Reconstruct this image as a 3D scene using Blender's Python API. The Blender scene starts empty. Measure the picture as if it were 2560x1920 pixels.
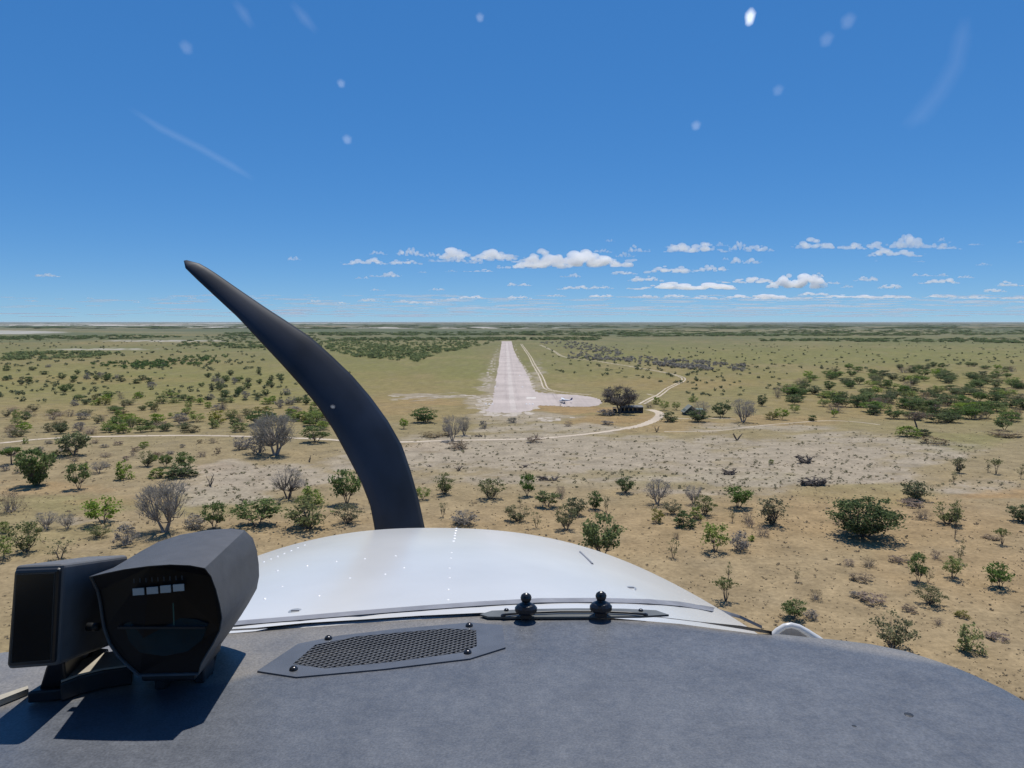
import bpy, math, random
import numpy as np
from mathutils import Vector, Matrix, Euler

# ------------------------------------------------------------------ camera, sky, sun, exposure
SC = bpy.context.scene
CAMH = 48.0
FPX = 1862.0                                   # focal length in photo pixels (2560 wide)
PITCH = math.atan(156 / FPX)
CP, SP = math.cos(PITCH), math.sin(PITCH)
cam_d = bpy.data.cameras.new('camera')
cam = bpy.data.objects.new('camera', cam_d)
SC.collection.objects.link(cam)
cam.location = (0, 0, CAMH)
cam.rotation_euler = (math.pi / 2 - PITCH, 0, 0)
cam_d.sensor_width = 36.0
cam_d.lens = 36.0 * FPX / 2560.0
cam_d.clip_start = 0.02
cam_d.clip_end = 400000
SC.camera = cam

SUN_EL, SUN_AZ = math.radians(71), math.radians(17)      # azimuth clockwise from +Y
world = bpy.data.worlds.new('World'); SC.world = world
world.use_nodes = True
wn = world.node_tree.nodes; wl = world.node_tree.links
bg = wn['Background']
sky = wn.new('ShaderNodeTexSky'); sky.sky_type = 'NISHITA'
sky.sun_disc = False
sky.sun_elevation = SUN_EL
sky.sun_rotation = SUN_AZ
sky.altitude = 900
sky.air_density = 0.6
sky.dust_density = 0.1
sky.ozone_density = 4.0
hsv = wn.new('ShaderNodeHueSaturation'); hsv.inputs['Saturation'].default_value = 1.95
gam = wn.new('ShaderNodeGamma'); gam.inputs[1].default_value = 0.42      # the phone's tone curve flattens the sky's range
tint = wn.new('ShaderNodeMixRGB'); tint.blend_type = 'MULTIPLY'; tint.inputs[0].default_value = 1.0
tint.inputs[2].default_value = (1.02, 1.46, 1.90, 1)            # polarised, camera-rendered blue of the whole sky
wl.new(sky.outputs[0], gam.inputs[0]); wl.new(gam.outputs[0], hsv.inputs['Color']); wl.new(hsv.outputs[0], tint.inputs[1]); wl.new(tint.outputs[0], bg.inputs[0])
bg.inputs[1].default_value = 0.15
sun_d = bpy.data.lights.new('sun', 'SUN'); sun_d.energy = 4.2; sun_d.angle = math.radians(0.53)
sun_d.color = (1.0, 0.955, 0.88)
sun = bpy.data.objects.new('sun', sun_d); SC.collection.objects.link(sun)
sdir = Vector((math.sin(SUN_AZ) * math.cos(SUN_EL), math.cos(SUN_AZ) * math.cos(SUN_EL), math.sin(SUN_EL)))
sun.rotation_euler = sdir.to_track_quat('Z', 'Y').to_euler()
sun.location = sdir * 300
SC.view_settings.view_transform = 'Standard'
SC.view_settings.look = 'None'
SC.view_settings.exposure = 0.12
SC.view_settings.gamma = 1.0
SC.render.engine = 'CYCLES'
SC.cycles.use_denoising = True
SC.cycles.max_bounces = 12
SC.cycles.transparent_max_bounces = 24
SC.cycles.volume_bounces = 10

# ------------------------------------------------------------------ helpers
COL = SC.collection
rnd = random.Random(7)
ORG = {}


def ray(px, py):
    u = (px - 1280) / FPX; v = (py - 960) / FPX
    return Vector((u, CP - v * SP, -SP - v * CP))


def at_y(px, py, y):
    d = ray(px, py); return d * (y / d.y)


def at_z(px, py, z):
    d = ray(px, py); return d * (z / d.z)


def gnd(px, py):
    p = at_z(px, py, -CAMH); return Vector((p.x, p.y, 0.0))


def W(p):                                       # cockpit point (camera at origin) to world
    return Vector((p[0], p[1], p[2] + CAMH))


def proj_np(x, y, z):
    d = y * CP - z * SP; up = y * SP + z * CP
    return 1280 + FPX * x / d, 960 - FPX * up / d


def tag(o, label=None, cat=None, group=None, kind=None):
    if label: o['label'] = label
    if cat: o['category'] = cat
    if group: o['group'] = group
    if kind: o['kind'] = kind
    return o


def empty(name, loc, rz=0.0, scale=None):
    o = bpy.data.objects.new(name, None); COL.objects.link(o)
    o.location = loc; o.rotation_euler = (0, 0, rz)
    o.empty_display_size = 0.1
    if scale: o.scale = scale
    ORG[o] = Vector(loc)
    return o


def mk_mesh(name, verts, faces, mat=None, smooth=False):
    me = bpy.data.meshes.new(name)
    me.from_pydata([tuple(v) for v in verts], [], [tuple(f) for f in faces])
    if mat: me.materials.append(mat)
    if smooth:
        me.polygons.foreach_set('use_smooth', [True] * len(me.polygons))
    me.update()
    return me


def add(name, verts, faces, mat, parent=None, smooth=False, loc=None):
    """verts in world space; the object's origin is loc (or its parent's origin)."""
    if loc is None:
        loc = ORG[parent] if parent else sum((Vector(v) for v in verts), Vector()) / max(1, len(verts))
    loc = Vector(loc)
    me = mk_mesh(name, [Vector(v) - loc for v in verts], faces, mat, smooth)
    o = bpy.data.objects.new(name, me); COL.objects.link(o)
    if parent:
        o.parent = parent; o.location = loc - ORG[parent]
    else:
        o.location = loc
    ORG[o] = loc
    return o


def np_mesh(name, v, f4, mat, attr=None):
    """numpy mesh of quads or tris (n,k)."""
    me = bpy.data.meshes.new(name)
    k = f4.shape[1]
    me.vertices.add(len(v)); me.vertices.foreach_set('co', v.astype(np.float32).ravel())
    me.loops.add(f4.size); me.loops.foreach_set('vertex_index', f4.astype(np.int32).ravel())
    me.polygons.add(len(f4))
    me.polygons.foreach_set('loop_start', np.arange(0, f4.size, k, dtype=np.int32))
    me.polygons.foreach_set('loop_total', np.full(len(f4), k, dtype=np.int32))
    if attr is not None:
        a = me.color_attributes.new('albedo', 'FLOAT_COLOR', 'POINT')
        a.data.foreach_set('color', attr.astype(np.float32).ravel())
    me.update(calc_edges=True)
    if mat: me.materials.append(mat)
    return me


class MB:
    def __init__(self): self.v = []; self.f = []

    def box(self, c, s, rot=None):
        c = Vector(c); b = len(self.v)
        for dx, dy, dz in ((-1, -1, -1), (1, -1, -1), (1, 1, -1), (-1, 1, -1), (-1, -1, 1), (1, -1, 1), (1, 1, 1), (-1, 1, 1)):
            p = Vector((dx * s[0] / 2, dy * s[1] / 2, dz * s[2] / 2))
            if rot: p = rot @ p
            self.v.append(c + p)
        for q in ((0, 3, 2, 1), (4, 5, 6, 7), (0, 1, 5, 4), (1, 2, 6, 5), (2, 3, 7, 6), (3, 0, 4, 7)):
            self.f.append([b + i for i in q])

    def tube(self, pts, rs, n=8, cap=True):
        pts = [Vector(p) for p in pts]
        if not hasattr(rs, '__len__'): rs = [rs] * len(pts)
        b = len(self.v)
        for i, p in enumerate(pts):
            t = (pts[min(i + 1, len(pts) - 1)] - pts[max(i - 1, 0)])
            if t.length < 1e-9: t = Vector((0, 0, 1))
            t.normalize()
            a = t.cross(Vector((0.13, 0.31, 0.94)))
            if a.length < 1e-3: a = t.cross(Vector((1, 0, 0)))
            a.normalize(); c = t.cross(a)
            for k in range(n):
                an = 2 * math.pi * k / n
                self.v.append(p + (a * math.cos(an) + c * math.sin(an)) * rs[i])
        for i in range(len(pts) - 1):
            for k in range(n):
                k2 = (k + 1) % n
                self.f.append([b + i * n + k, b + i * n + k2, b + (i + 1) * n + k2, b + (i + 1) * n + k])
        if cap:
            self.f.append([b + k for k in range(n)][::-1])
            e = b + (len(pts) - 1) * n
            self.f.append([e + k for k in range(n)])

    def loft(self, rings, cap=True):
        b = len(self.v); n = len(rings[0])
        for r in rings: self.v += [Vector(p) for p in r]
        for i in range(len(rings) - 1):
            for k in range(n):
                k2 = (k + 1) % n
                self.f.append([b + i * n + k, b + i * n + k2, b + (i + 1) * n + k2, b + (i + 1) * n + k])
        if cap:
            self.f.append([b + k for k in range(n)][::-1])
            e = b + (len(rings) - 1) * n
            self.f.append([e + k for k in range(n)])

    def prism(self, poly, dz):
        """extrude polygon (world points) by vector dz"""
        self.loft([[Vector(p) for p in poly], [Vector(p) + Vector(dz) for p in poly]])

    def dome(self, c, r, h, up=(0, 0, 1), n=12):
        up = Vector(up).normalized(); a = up.orthogonal().normalized(); d = up.cross(a)
        rings = []
        for t, rr in ((0, 1.0), (.35, .97), (.7, .75), (.92, .42)):
            rings.append([Vector(c) + up * h * t + (a * math.cos(2 * math.pi * k / n) + d * math.sin(2 * math.pi * k / n)) * r * rr for k in range(n)])
        self.loft(rings)

    def build(self, name, mat, parent=None, smooth=False, loc=None):
        return add(name, self.v, self.f, mat, parent, smooth, loc)


def auto_smooth(o, deg=35):
    me = o.data
    me.polygons.foreach_set('use_smooth', [True] * len(me.polygons))
    me.set_sharp_from_angle(angle=math.radians(deg))
    return o


def bevel(o, w, seg=2, angle=0.6):
    m = o.modifiers.new('bevel', 'BEVEL'); m.width = w; m.segments = seg
    m.limit_method = 'ANGLE'; m.angle_limit = angle
    return o


# ------------------------------------------------------------------ materials
def nodes(name):
    m = bpy.data.materials.new(name); m.use_nodes = True
    nt = m.node_tree
    return m, nt.nodes, nt.links, nt.nodes['Principled BSDF']


def mat_plain(name, col, rough=0.6, spec=0.5, metal=0.0, noise=0.12, scale=40, bump=0.0, bscale=200, col2=None):
    m, n, l, p = nodes(name)
    p.inputs['Roughness'].default_value = rough
    p.inputs['Metallic'].default_value = metal
    p.inputs['Specular IOR Level'].default_value = spec
    tc = n.new('ShaderNodeTexCoord')
    nz = n.new('ShaderNodeTexNoise'); nz.inputs['Scale'].default_value = scale; nz.inputs['Detail'].default_value = 5
    l.new(tc.outputs['Object'], nz.inputs['Vector'])
    r = n.new('ShaderNodeValToRGB')
    c2 = col2 if col2 else [min(1, c * (1 + noise)) for c in col]
    r.color_ramp.elements[0].position = 0.3; r.color_ramp.elements[1].position = 0.7
    r.color_ramp.elements[0].color = (*[c * (1 - noise) for c in col], 1)
    r.color_ramp.elements[1].color = (*c2, 1)
    l.new(nz.outputs[0], r.inputs[0]); l.new(r.outputs[0], p.inputs['Base Color'])
    if bump:
        b = n.new('ShaderNodeBump'); b.inputs['Strength'].default_value = bump; b.inputs['Distance'].default_value = 0.002
        n2 = n.new('ShaderNodeTexNoise'); n2.inputs['Scale'].default_value = bscale
        l.new(tc.outputs['Object'], n2.inputs['Vector']); l.new(n2.outputs[0], b.inputs['Height']); l.new(b.outputs[0], p.inputs['Normal'])
    return m


def mat_leaf(name, col, var=0.35, trans=0.58):
    m, n, l, p = nodes(name)
    n.remove(p)
    out = n['Material Output']
    df = n.new('ShaderNodeBsdfDiffuse'); tr = n.new('ShaderNodeBsdfTranslucent'); mx = n.new('ShaderNodeMixShader')
    mx.inputs[0].default_value = trans
    geo = n.new('ShaderNodeNewGeometry'); oi = n.new('ShaderNodeObjectInfo')
    hsv = n.new('ShaderNodeHueSaturation'); hsv.inputs['Color'].default_value = (*col, 1)
    mr = n.new('ShaderNodeMapRange'); mr.inputs['To Min'].default_value = 1 - var; mr.inputs['To Max'].default_value = 1 + var
    l.new(geo.outputs['Random Per Island'], mr.inputs['Value']); l.new(mr.outputs[0], hsv.inputs['Value'])
    mh = n.new('ShaderNodeMapRange'); mh.inputs['To Min'].default_value = 0.475; mh.inputs['To Max'].default_value = 0.52
    l.new(oi.outputs['Random'], mh.inputs['Value']); l.new(mh.outputs[0], hsv.inputs['Hue'])
    ms = n.new('ShaderNodeMapRange'); ms.inputs['To Min'].default_value = 0.7; ms.inputs['To Max'].default_value = 1.1
    l.new(oi.outputs['Random'], ms.inputs['Value']); l.new(ms.outputs[0], hsv.inputs['Saturation'])
    l.new(hsv.outputs[0], df.inputs[0]); l.new(hsv.outputs[0], tr.inputs[0])
    l.new(df.outputs[0], mx.inputs[1]); l.new(tr.outputs[0], mx.inputs[2]); l.new(mx.outputs[0], out.inputs[0])
    return m


LEAF = {
    'green': mat_leaf('leaf_green', (0.145, 0.20, 0.062)),
    'bright': mat_leaf('leaf_bright', (0.235, 0.30, 0.062)),
    'dark': mat_leaf('leaf_dark', (0.112, 0.15, 0.062)),
    'olive': mat_leaf('leaf_olive', (0.18, 0.19, 0.085)),
    'grey': mat_leaf('leaf_grey', (0.25, 0.23, 0.20), trans=0.4),
    'brown': mat_leaf('leaf_brown', (0.24, 0.18, 0.12), trans=0.25),
    'greydark': mat_leaf('leaf_grey_dark', (0.13, 0.115, 0.105), trans=0.4),
    'tuft': mat_leaf('leaf_tuft', (0.20, 0.18, 0.12), var=.3),
    'yellow': mat_leaf('leaf_yellow', (0.24, 0.22, 0.07)),
}
BARK = mat_plain('bark', (0.12, 0.10, 0.085), 0.9, 0.2, noise=0.4, scale=9)
BARKL = mat_plain('bark_grey', (0.30, 0.26, 0.22), 0.9, 0.2, noise=0.35, scale=9)
STRAW = mat_leaf('dry_grass', (0.36, 0.285, 0.175), var=0.3, trans=0.55)

# ------------------------------------------------------------------ ground
_tab = np.random.default_rng(3).random((256, 256))


def vnoise(x, y):
    xi = np.floor(x).astype(int); yi = np.floor(y).astype(int)
    fx = x - xi; fy = y - yi
    fx = fx * fx * (3 - 2 * fx); fy = fy * fy * (3 - 2 * fy)
    g = lambda a, b: _tab[a & 255, b & 255]
    return (g(xi, yi) * (1 - fx) + g(xi + 1, yi) * fx) * (1 - fy) + (g(xi, yi + 1) * (1 - fx) + g(xi + 1, yi + 1) * fx) * fy


def fbm(x, y, o=4):
    s = 0; a = 0.5; t = 0
    for i in range(o):
        s = s + a * vnoise(x * 2 ** i + 17 * i, y * 2 ** i + 5 * i); t += a; a *= 0.55
    return s / t


PALE = [(1420, 1112, 480, 26, .8), (1500, 1150, 430, 36, .75), (2020, 1150, 250, 58, .95), (1950, 1192, 310, 26, .85), (2130, 1110, 200, 30, .7),
        (640, 1190, 240, 34, .9), (570, 1232, 130, 26, .7), (1090, 1150, 250, 32, .85), (1290, 1044, 150, 16, .6), (1090, 990, 100, 7, .9),
        (2440, 1212, 110, 20, .6), (1350, 1072, 170, 14, .7), (2330, 1130, 160, 26, .6), (1900, 1070, 190, 12, .6), (1218, 975, 26, 40, .75),
        (1218, 1012, 30, 24, .7), (1345, 950, 18, 50, .55), (1325, 1040, 60, 9, .8), (1560, 1118, 70, 11, 1.0), (2000, 1168, 150, 26, 1.0), (1700, 1150, 160, 16, .9), (200, 1310, 90, 6, .6),
        (1250, 920, 26, 50, .35), (1770, 1225, 200, 12, .5), (1400, 1200, 300, 20, .45)]
GREEN = [(250, 960, 420, 50, .55), (650, 960, 300, 50, .5), (900, 910, 300, 30, .35), (2200, 890, 500, 22, .5), (150, 1262, 180, 32, .45), (1700, 890, 300, 20, .25),
         (1150, 930, 70, 60, .4), (2400, 1105, 130, 26, .5), (1750, 1195, 300, 24, .3), (560, 1262, 200, 40, .35), (0, 1330, 200, 70, .25), (2180, 1240, 220, 30, .3)]
ORANGE = [(1430, 1024, 90, 9, .9), (1540, 1052, 120, 14, .75), (120, 1215, 130, 14, .5), (490, 1172, 90, 10, .7), (2500, 1236, 80, 13, 1.0), (1075, 1004, 100, 9, .6),
          (950, 1020, 130, 22, .4), (1000, 1120, 120, 12, .5), (1640, 1062, 200, 14, .4), (1960, 1050, 160, 14, .5), (2300, 1010, 400, 40, .45), (1500, 1330, 900, 60, .25),
          (2200, 1300, 400, 70, .45), (300, 1250, 150, 12, .35), (1880, 1310, 260, 30, .4), (2400, 1420, 260, 90, .35), (200, 950, 300, 10, .3), (1680, 960, 220, 16, .4)]
WHITE = [(-40, 831, 190, 4.5, 1.0), (150, 813, 420, 1.6, .9), (1100, 819.5, 330, 1.8, .8), (620, 818, 160, 1.8, .8), (420, 852, 170, 1.5, .6), (260, 873, 130, 2, .5), (500, 809, 500, 1.2, .6)]


def build_ground():
    ys = np.concatenate([np.linspace(-400, 90, 12)[:-1], np.linspace(90, 560, 260)[:-1], np.geomspace(560, 70000, 230)])
    tt = np.linspace(-1, 1, 640); ss = 1.15 * np.sign(tt) * np.abs(tt) ** 1.7
    S, Y = np.meshgrid(ss, ys)
    X = S * (Y + 520)
    px, py = proj_np(X, np.maximum(Y, 70), np.full_like(X, -CAMH))
    dy = py - 804.0
    jx = (fbm(X / 14, Y / 14) - .5) * 2; jy = (fbm(X / 14 + 91, Y / 14 + 33) - .5) * 2
    jx2 = (fbm(X / 60 + 7, Y / 60) - .5) * 2
    qx = px + jx * dy * 0.28 + jx2 * dy * .2; qy = py + jy * dy * 0.06

    def chan(lst):
        w = np.zeros_like(X)
        for cx, cy, rx, ry, st in lst:
            d = ((qx - cx) / rx) ** 2 + ((qy - cy) / ry) ** 2
            w = np.maximum(w, st * np.clip(1.35 - d, 0, 1) ** 0.8)
        return np.clip(w, 0, 1)
    C = np.zeros(X.shape + (3,))
    stops = [(0, (.10, .105, .088)), (25, (.12, .126, .068)), (60, (.155, .146, .062)), (140, (.19, .162, .064)), (230, (.215, .175, .084)), (330, (.238, .189, .106)), (480, (.262, .198, .112)), (800, (.27, .202, .114))]
    for k in range(3):
        C[..., k] = np.interp(np.clip(dy, 0, 800), [s[0] for s in stops], [s[1][k] for s in stops])

    def blend(w, col):
        w = w[..., None]
        return C * (1 - w) + np.array(col) * w
    n1 = fbm(X / 38, Y / 55, 4); n2 = fbm(X / 9 + 40, Y / 9, 3); n3 = fbm(X / 260 + 3, Y / 420, 4)
    C = blend(np.clip((n1 - .52) * 3.2, 0, 1) * .5 * (dy > 40), (.27, .20, .105))
    C = blend(np.clip((n3 - .5) * 4, 0, 1) * .58, (.15, .15, .058))
    C = blend(np.clip((.44 - n3) * 4, 0, 1) * .4 * (dy < 250), (.235, .175, .078))
    C = blend(chan(GREEN) * .8, (.155, .16, .05))
    C = blend(chan(ORANGE) * .7, (.30, .19, .09))
    pale = chan(PALE)
    n4 = fbm(X / 5.5 + 11, Y / 4, 3); n5 = fbm(X / 22 + 61, Y / 12, 3)
    pw = np.clip((pale - .42 + (n4 - .5) * 1.3 + (n5 - .5) * 1.2) * 2.6 + .5, 0, 1) * np.clip(pale * 2.2, 0, 1)
    C = blend(np.clip(pale * 1.6, 0, 1) * .4, (.265, .222, .16))
    C = blend(pw * .4, (.36, .31, .255))
    C = blend(np.clip((n2 - .56) * 4, 0, 1) * .28, (.20, .165, .11))
    C = blend(chan(WHITE), (.52, .48, .44))
    # far colour bands: woodland floor and dry strips
    fb = fbm(px / 380 + 9, np.log(np.maximum(dy, 1.5)) * 5.5, 3)
    far = np.clip(1 - dy / 75, 0, 1)
    C = blend(np.clip((fb - .5) * 5, 0, 1) * far * .8, (.07, .095, .055))
    C = blend(np.clip((.42 - fb) * 5, 0, 1) * far * .6, (.25, .2, .12))
    C *= (0.86 + .28 * fbm(X / 4, Y / 4, 2))[..., None]
    nr, nc = X.shape
    V = np.stack([X, Y, np.zeros_like(X)], -1).reshape(-1, 3)
    I = np.arange(nr * nc).reshape(nr, nc)
    Fq = np.stack([I[:-1, :-1], I[:-1, 1:], I[1:, 1:], I[1:, :-1]], -1).reshape(-1, 4)
    A = np.concatenate([np.clip(C, 0.01, 1).reshape(-1, 3), np.ones((nr * nc, 1))], 1)
    m, n, l, p = nodes('savanna_ground')
    p.inputs['Roughness'].default_value = 1.0; p.inputs['Specular IOR Level'].default_value = 0.1
    at = n.new('ShaderNodeAttribute'); at.attribute_name = 'albedo'
    geo = n.new('ShaderNodeNewGeometry')
    n_a = n.new('ShaderNodeTexNoise'); n_a.inputs['Scale'].default_value = 0.9; n_a.inputs['Detail'].default_value = 7; n_a.inputs['Roughness'].default_value = 0.72
    n_b = n.new('ShaderNodeTexNoise'); n_b.inputs['Scale'].default_value = 0.16; n_b.inputs['Detail'].default_value = 5; n_b.inputs['Roughness'].default_value = 0.65
    for q in (n_a, n_b): l.new(geo.outputs['Position'], q.inputs['Vector'])
    r1 = n.new('ShaderNodeMapRange'); r1.inputs[1].default_value = .32; r1.inputs[2].default_value = .68; r1.inputs[3].default_value = .74; r1.inputs[4].default_value = 1.24
    l.new(n_a.outputs[0], r1.inputs[0])
    r2 = n.new('ShaderNodeMapRange'); r2.inputs[1].default_value = .3; r2.inputs[2].default_value = .7; r2.inputs[3].default_value = .8; r2.inputs[4].default_value = 1.2
    l.new(n_b.outputs[0], r2.inputs[0])
    mu = n.new('ShaderNodeMath'); mu.operation = 'MULTIPLY'; l.new(r1.outputs[0], mu.inputs[0]); l.new(r2.outputs[0], mu.inputs[1])
    hs = n.new('ShaderNodeHueSaturation'); l.new(at.outputs['Color'], hs.inputs['Color']); l.new(mu.outputs[0], hs.inputs['Value'])
    # small tufts: dark spots of dead grass
    vo = n.new('ShaderNodeTexVoronoi'); vo.inputs['Scale'].default_value = 0.55; l.new(geo.outputs['Position'], vo.inputs['Vector'])
    vr = n.new('ShaderNodeMapRange'); vr.inputs[1].default_value = .12; vr.inputs[2].default_value = .34; vr.inputs[3].default_value = .4; vr.inputs[4].default_value = 0.0
    l.new(vo.outputs['Distance'], vr.inputs[0])
    thr = n.new('ShaderNodeMath'); thr.operation = 'MULTIPLY'
    nr2 = n.new('ShaderNodeMapRange'); nr2.inputs[1].default_value = .5; nr2.inputs[2].default_value = .62
    l.new(n_b.outputs[0], nr2.inputs[0]); l.new(vr.outputs[0], thr.inputs[0]); l.new(nr2.outputs[0], thr.inputs[1])
    mx = n.new('ShaderNodeMixRGB'); mx.inputs[2].default_value = (.12, .10, .06, 1)
    l.new(thr.outputs[0], mx.inputs[0]); l.new(hs.outputs[0], mx.inputs[1]); l.new(mx.outputs[0], p.inputs['Base Color'])
    bp = n.new('ShaderNodeBump'); bp.inputs['Strength'].default_value = .35; bp.inputs['Distance'].default_value = .2
    l.new(n_a.outputs[0], bp.inputs['Height']); l.new(bp.outputs[0], p.inputs['Normal'])
    me = np_mesh('ground', V, Fq, m, A)
    o = bpy.data.objects.new('ground', me); COL.objects.link(o)
    tag(o, kind='structure')


build_ground()


def mat_dirt(name, col, streak=None, noise_s=.8, amp=1.0):
    m, n, l, p = nodes(name)
    p.inputs['Roughness'].default_value = 1.0; p.inputs['Specular IOR Level'].default_value = .1
    geo = n.new('ShaderNodeNewGeometry')
    mp = n.new('ShaderNodeMapping'); l.new(geo.outputs['Position'], mp.inputs['Vector'])
    if streak: mp.inputs['Scale'].default_value = streak
    a = n.new('ShaderNodeTexNoise'); a.inputs['Scale'].default_value = noise_s; a.inputs['Detail'].default_value = 6; a.inputs['Roughness'].default_value = .7
    l.new(mp.outputs[0], a.inputs['Vector'])
    b = n.new('ShaderNodeTexNoise'); b.inputs['Scale'].default_value = .035; b.inputs['Detail'].default_value = 4
    l.new(geo.outputs['Position'], b.inputs['Vector'])
    m1 = n.new('ShaderNodeMapRange'); m1.inputs[1].default_value = .3; m1.inputs[2].default_value = .7; m1.inputs[3].default_value = 1 - .2 * amp; m1.inputs[4].default_value = 1 + .18 * amp
    l.new(a.outputs[0], m1.inputs[0])
    m2 = n.new('ShaderNodeMapRange'); m2.inputs[1].default_value = .3; m2.inputs[2].default_value = .7; m2.inputs[3].default_value = .86; m2.inputs[4].default_value = 1.14
    l.new(b.outputs[0], m2.inputs[0])
    mu = n.new('ShaderNodeMath'); mu.operation = 'MULTIPLY'; l.new(m1.outputs[0], mu.inputs[0]); l.new(m2.outputs[0], mu.inputs[1])
    hs = n.new('ShaderNodeHueSaturation'); hs.inputs['Color'].default_value = (*col, 1); l.new(mu.outputs[0], hs.inputs['Value'])
    l.new(hs.outputs[0], p.inputs['Base Color'])
    return m


RUNWAY_M = mat_dirt('runway_calcrete', (.42, .36, .325), (.42, .012, 1), amp=.4)
VERGE_M = mat_dirt('pale_verge', (.42, .365, .30))
TRACK_M = mat_dirt('track_sand', (.47, .395, .305))


def jag(pts, amp, step=2.0):
    """densify closed pixel outline and roughen it"""
    out = []
    for i in range(len(pts)):
        a = Vector((*pts[i], 0)); b = Vector((*pts[(i + 1) % len(pts)], 0))
        k = max(1, int((b - a).length / step))
        for j in range(k):
            p = a.lerp(b, j / k); d = (p.y - 804) / 200
            out.append((p.x + rnd.gauss(0, amp) * d, p.y + rnd.gauss(0, amp * .22) * d))
    return out


def sheet(name, outline, mat, z):
    import bmesh
    bm = bmesh.new()
    vs = []
    for p in outline:
        g = gnd(*p); vs.append(bm.verts.new((g.x, g.y, z)))
    bm.faces.new(vs)
    bmesh.ops.triangulate(bm, faces=bm.faces[:])
    for f in bm.faces:
        if f.normal.z < 0: f.normal_flip()
    me = bpy.data.meshes.new(name); bm.to_mesh(me); bm.free(); me.materials.append(mat)
    o = bpy.data.objects.new(name, me); COL.objects.link(o)
    tag(o, kind='structure'); return o


RW = [(1254, 853), (1279, 853), (1283, 870), (1291, 890), (1300, 905), (1313, 926), (1322, 945), (1328, 962), (1333, 975), (1345, 981), (1372, 984), (1400, 985), (1440, 987),
      (1475, 992), (1500, 999), (1505, 1007), (1493, 1014), (1470, 1017), (1430, 1017), (1390, 1015), (1350, 1014), (1336, 1019), (1330, 1026), (1300, 1031), (1262, 1032), (1225, 1031), (1214, 1028),
      (1225, 1016), (1231, 1000), (1234, 985), (1238, 965), (1241, 945), (1245, 920), (1249, 890), (1252, 870)]
sheet('runway', jag(RW, 2.0), RUNWAY_M, 0.06)
# ragged pale verges of bladed soil beside the strip: many broken patches
def verge(name, regions, seed):
    r = random.Random(seed); v = []; f = []
    for poly, n, sx, sy in regions:
        xs = [p[0] for p in poly]; ys = [p[1] for p in poly]; c = 0
        while c < n:
            p = (r.uniform(min(xs), max(xs)), r.uniform(min(ys), max(ys)))
            if not inside(p, poly): continue
            c += 1; k = (p[1] - 804) / 200; b = len(v); m = 9; z = .03 + c * .0004
            for j in range(m):
                a = 6.283 * j / m; q = r.uniform(.5, 1.2)
                g = gnd(p[0] + math.cos(a) * sx * q * k, p[1] + math.sin(a) * sy * q * k); v.append((g.x, g.y, z))
            f.append(list(range(b, b + m))[::-1])
    o = add(name, v, f, VERGE_M, loc=(0, 0, 0)); tag(o, kind='structure')


def inside(p, poly):
    x, y = p; c = False
    for i in range(len(poly)):
        x1, y1 = poly[i]; x2, y2 = poly[i - 1]
        if (y1 > y) != (y2 > y) and x < (x2 - x1) * (y - y1) / (y2 - y1) + x1: c = not c
    return c


verge('runway_verge', [([(1246, 862), (1249, 862), (1240, 905), (1232, 950), (1224, 972), (1206, 968), (1216, 935), (1232, 895)], 70, 6, .9), ([(1196, 990), (1230, 985), (1230, 1034), (1188, 1030)], 55, 7, 1.3),
                       ([(1281, 862), (1290, 862), (1300, 900), (1318, 925), (1342, 975), (1330, 975), (1310, 930), (1292, 895)], 90, 7, .9), ([(1225, 1028), (1340, 1016), (1352, 1030), (1300, 1042), (1215, 1040)], 55, 9, 1.5),
                       ([(1350, 1044), (1450, 1040), (1440, 1052), (1350, 1054)], 16, 8, 1.0), ([(970, 986), (1200, 986), (1200, 996), (980, 1000)], 20, 12, .8)], 4)


def ribbon(name, pts, width, mat, z, rut=None):
    P = [gnd(*p) for p in pts]
    # catmull-rom
    Q = []
    for i in range(len(P) - 1):
        p0, p1, p2, p3 = P[max(i - 1, 0)], P[i], P[i + 1], P[min(i + 2, len(P) - 1)]
        k = 10
        for j in range(k):
            t = j / k
            Q.append(0.5 * ((2 * p1) + (p2 - p0) * t + (2 * p0 - 5 * p1 + 4 * p2 - p3) * t * t + (3 * p1 - p0 - 3 * p2 + p3) * t ** 3))
    Q.append(P[-1])
    offs = [(-width / 2, width / 2)] if rut is None else [(-rut - width / 2, -rut + width / 2), (rut - width / 2, rut + width / 2)]
    v = []; f = []
    for a, b in offs:
        base = len(v)
        for i, q in enumerate(Q):
            t = (Q[min(i + 1, len(Q) - 1)] - Q[max(i - 1, 0)]).normalized(); nrm = Vector((t.y, -t.x, 0))
            w = 1 + .25 * math.sin(i * 1.7) * rnd.random()
            v.append(Vector((q.x, q.y, z)) + nrm * a * w); v.append(Vector((q.x, q.y, z)) + nrm * b * w)
        for i in range(len(Q) - 1):
            f.append([base + 2 * i, base + 2 * i + 1, base + 2 * i + 3, base + 2 * i + 2])
    o = add(name, v, f, mat, loc=(0, 0, 0)); tag(o, kind='structure'); return o


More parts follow.
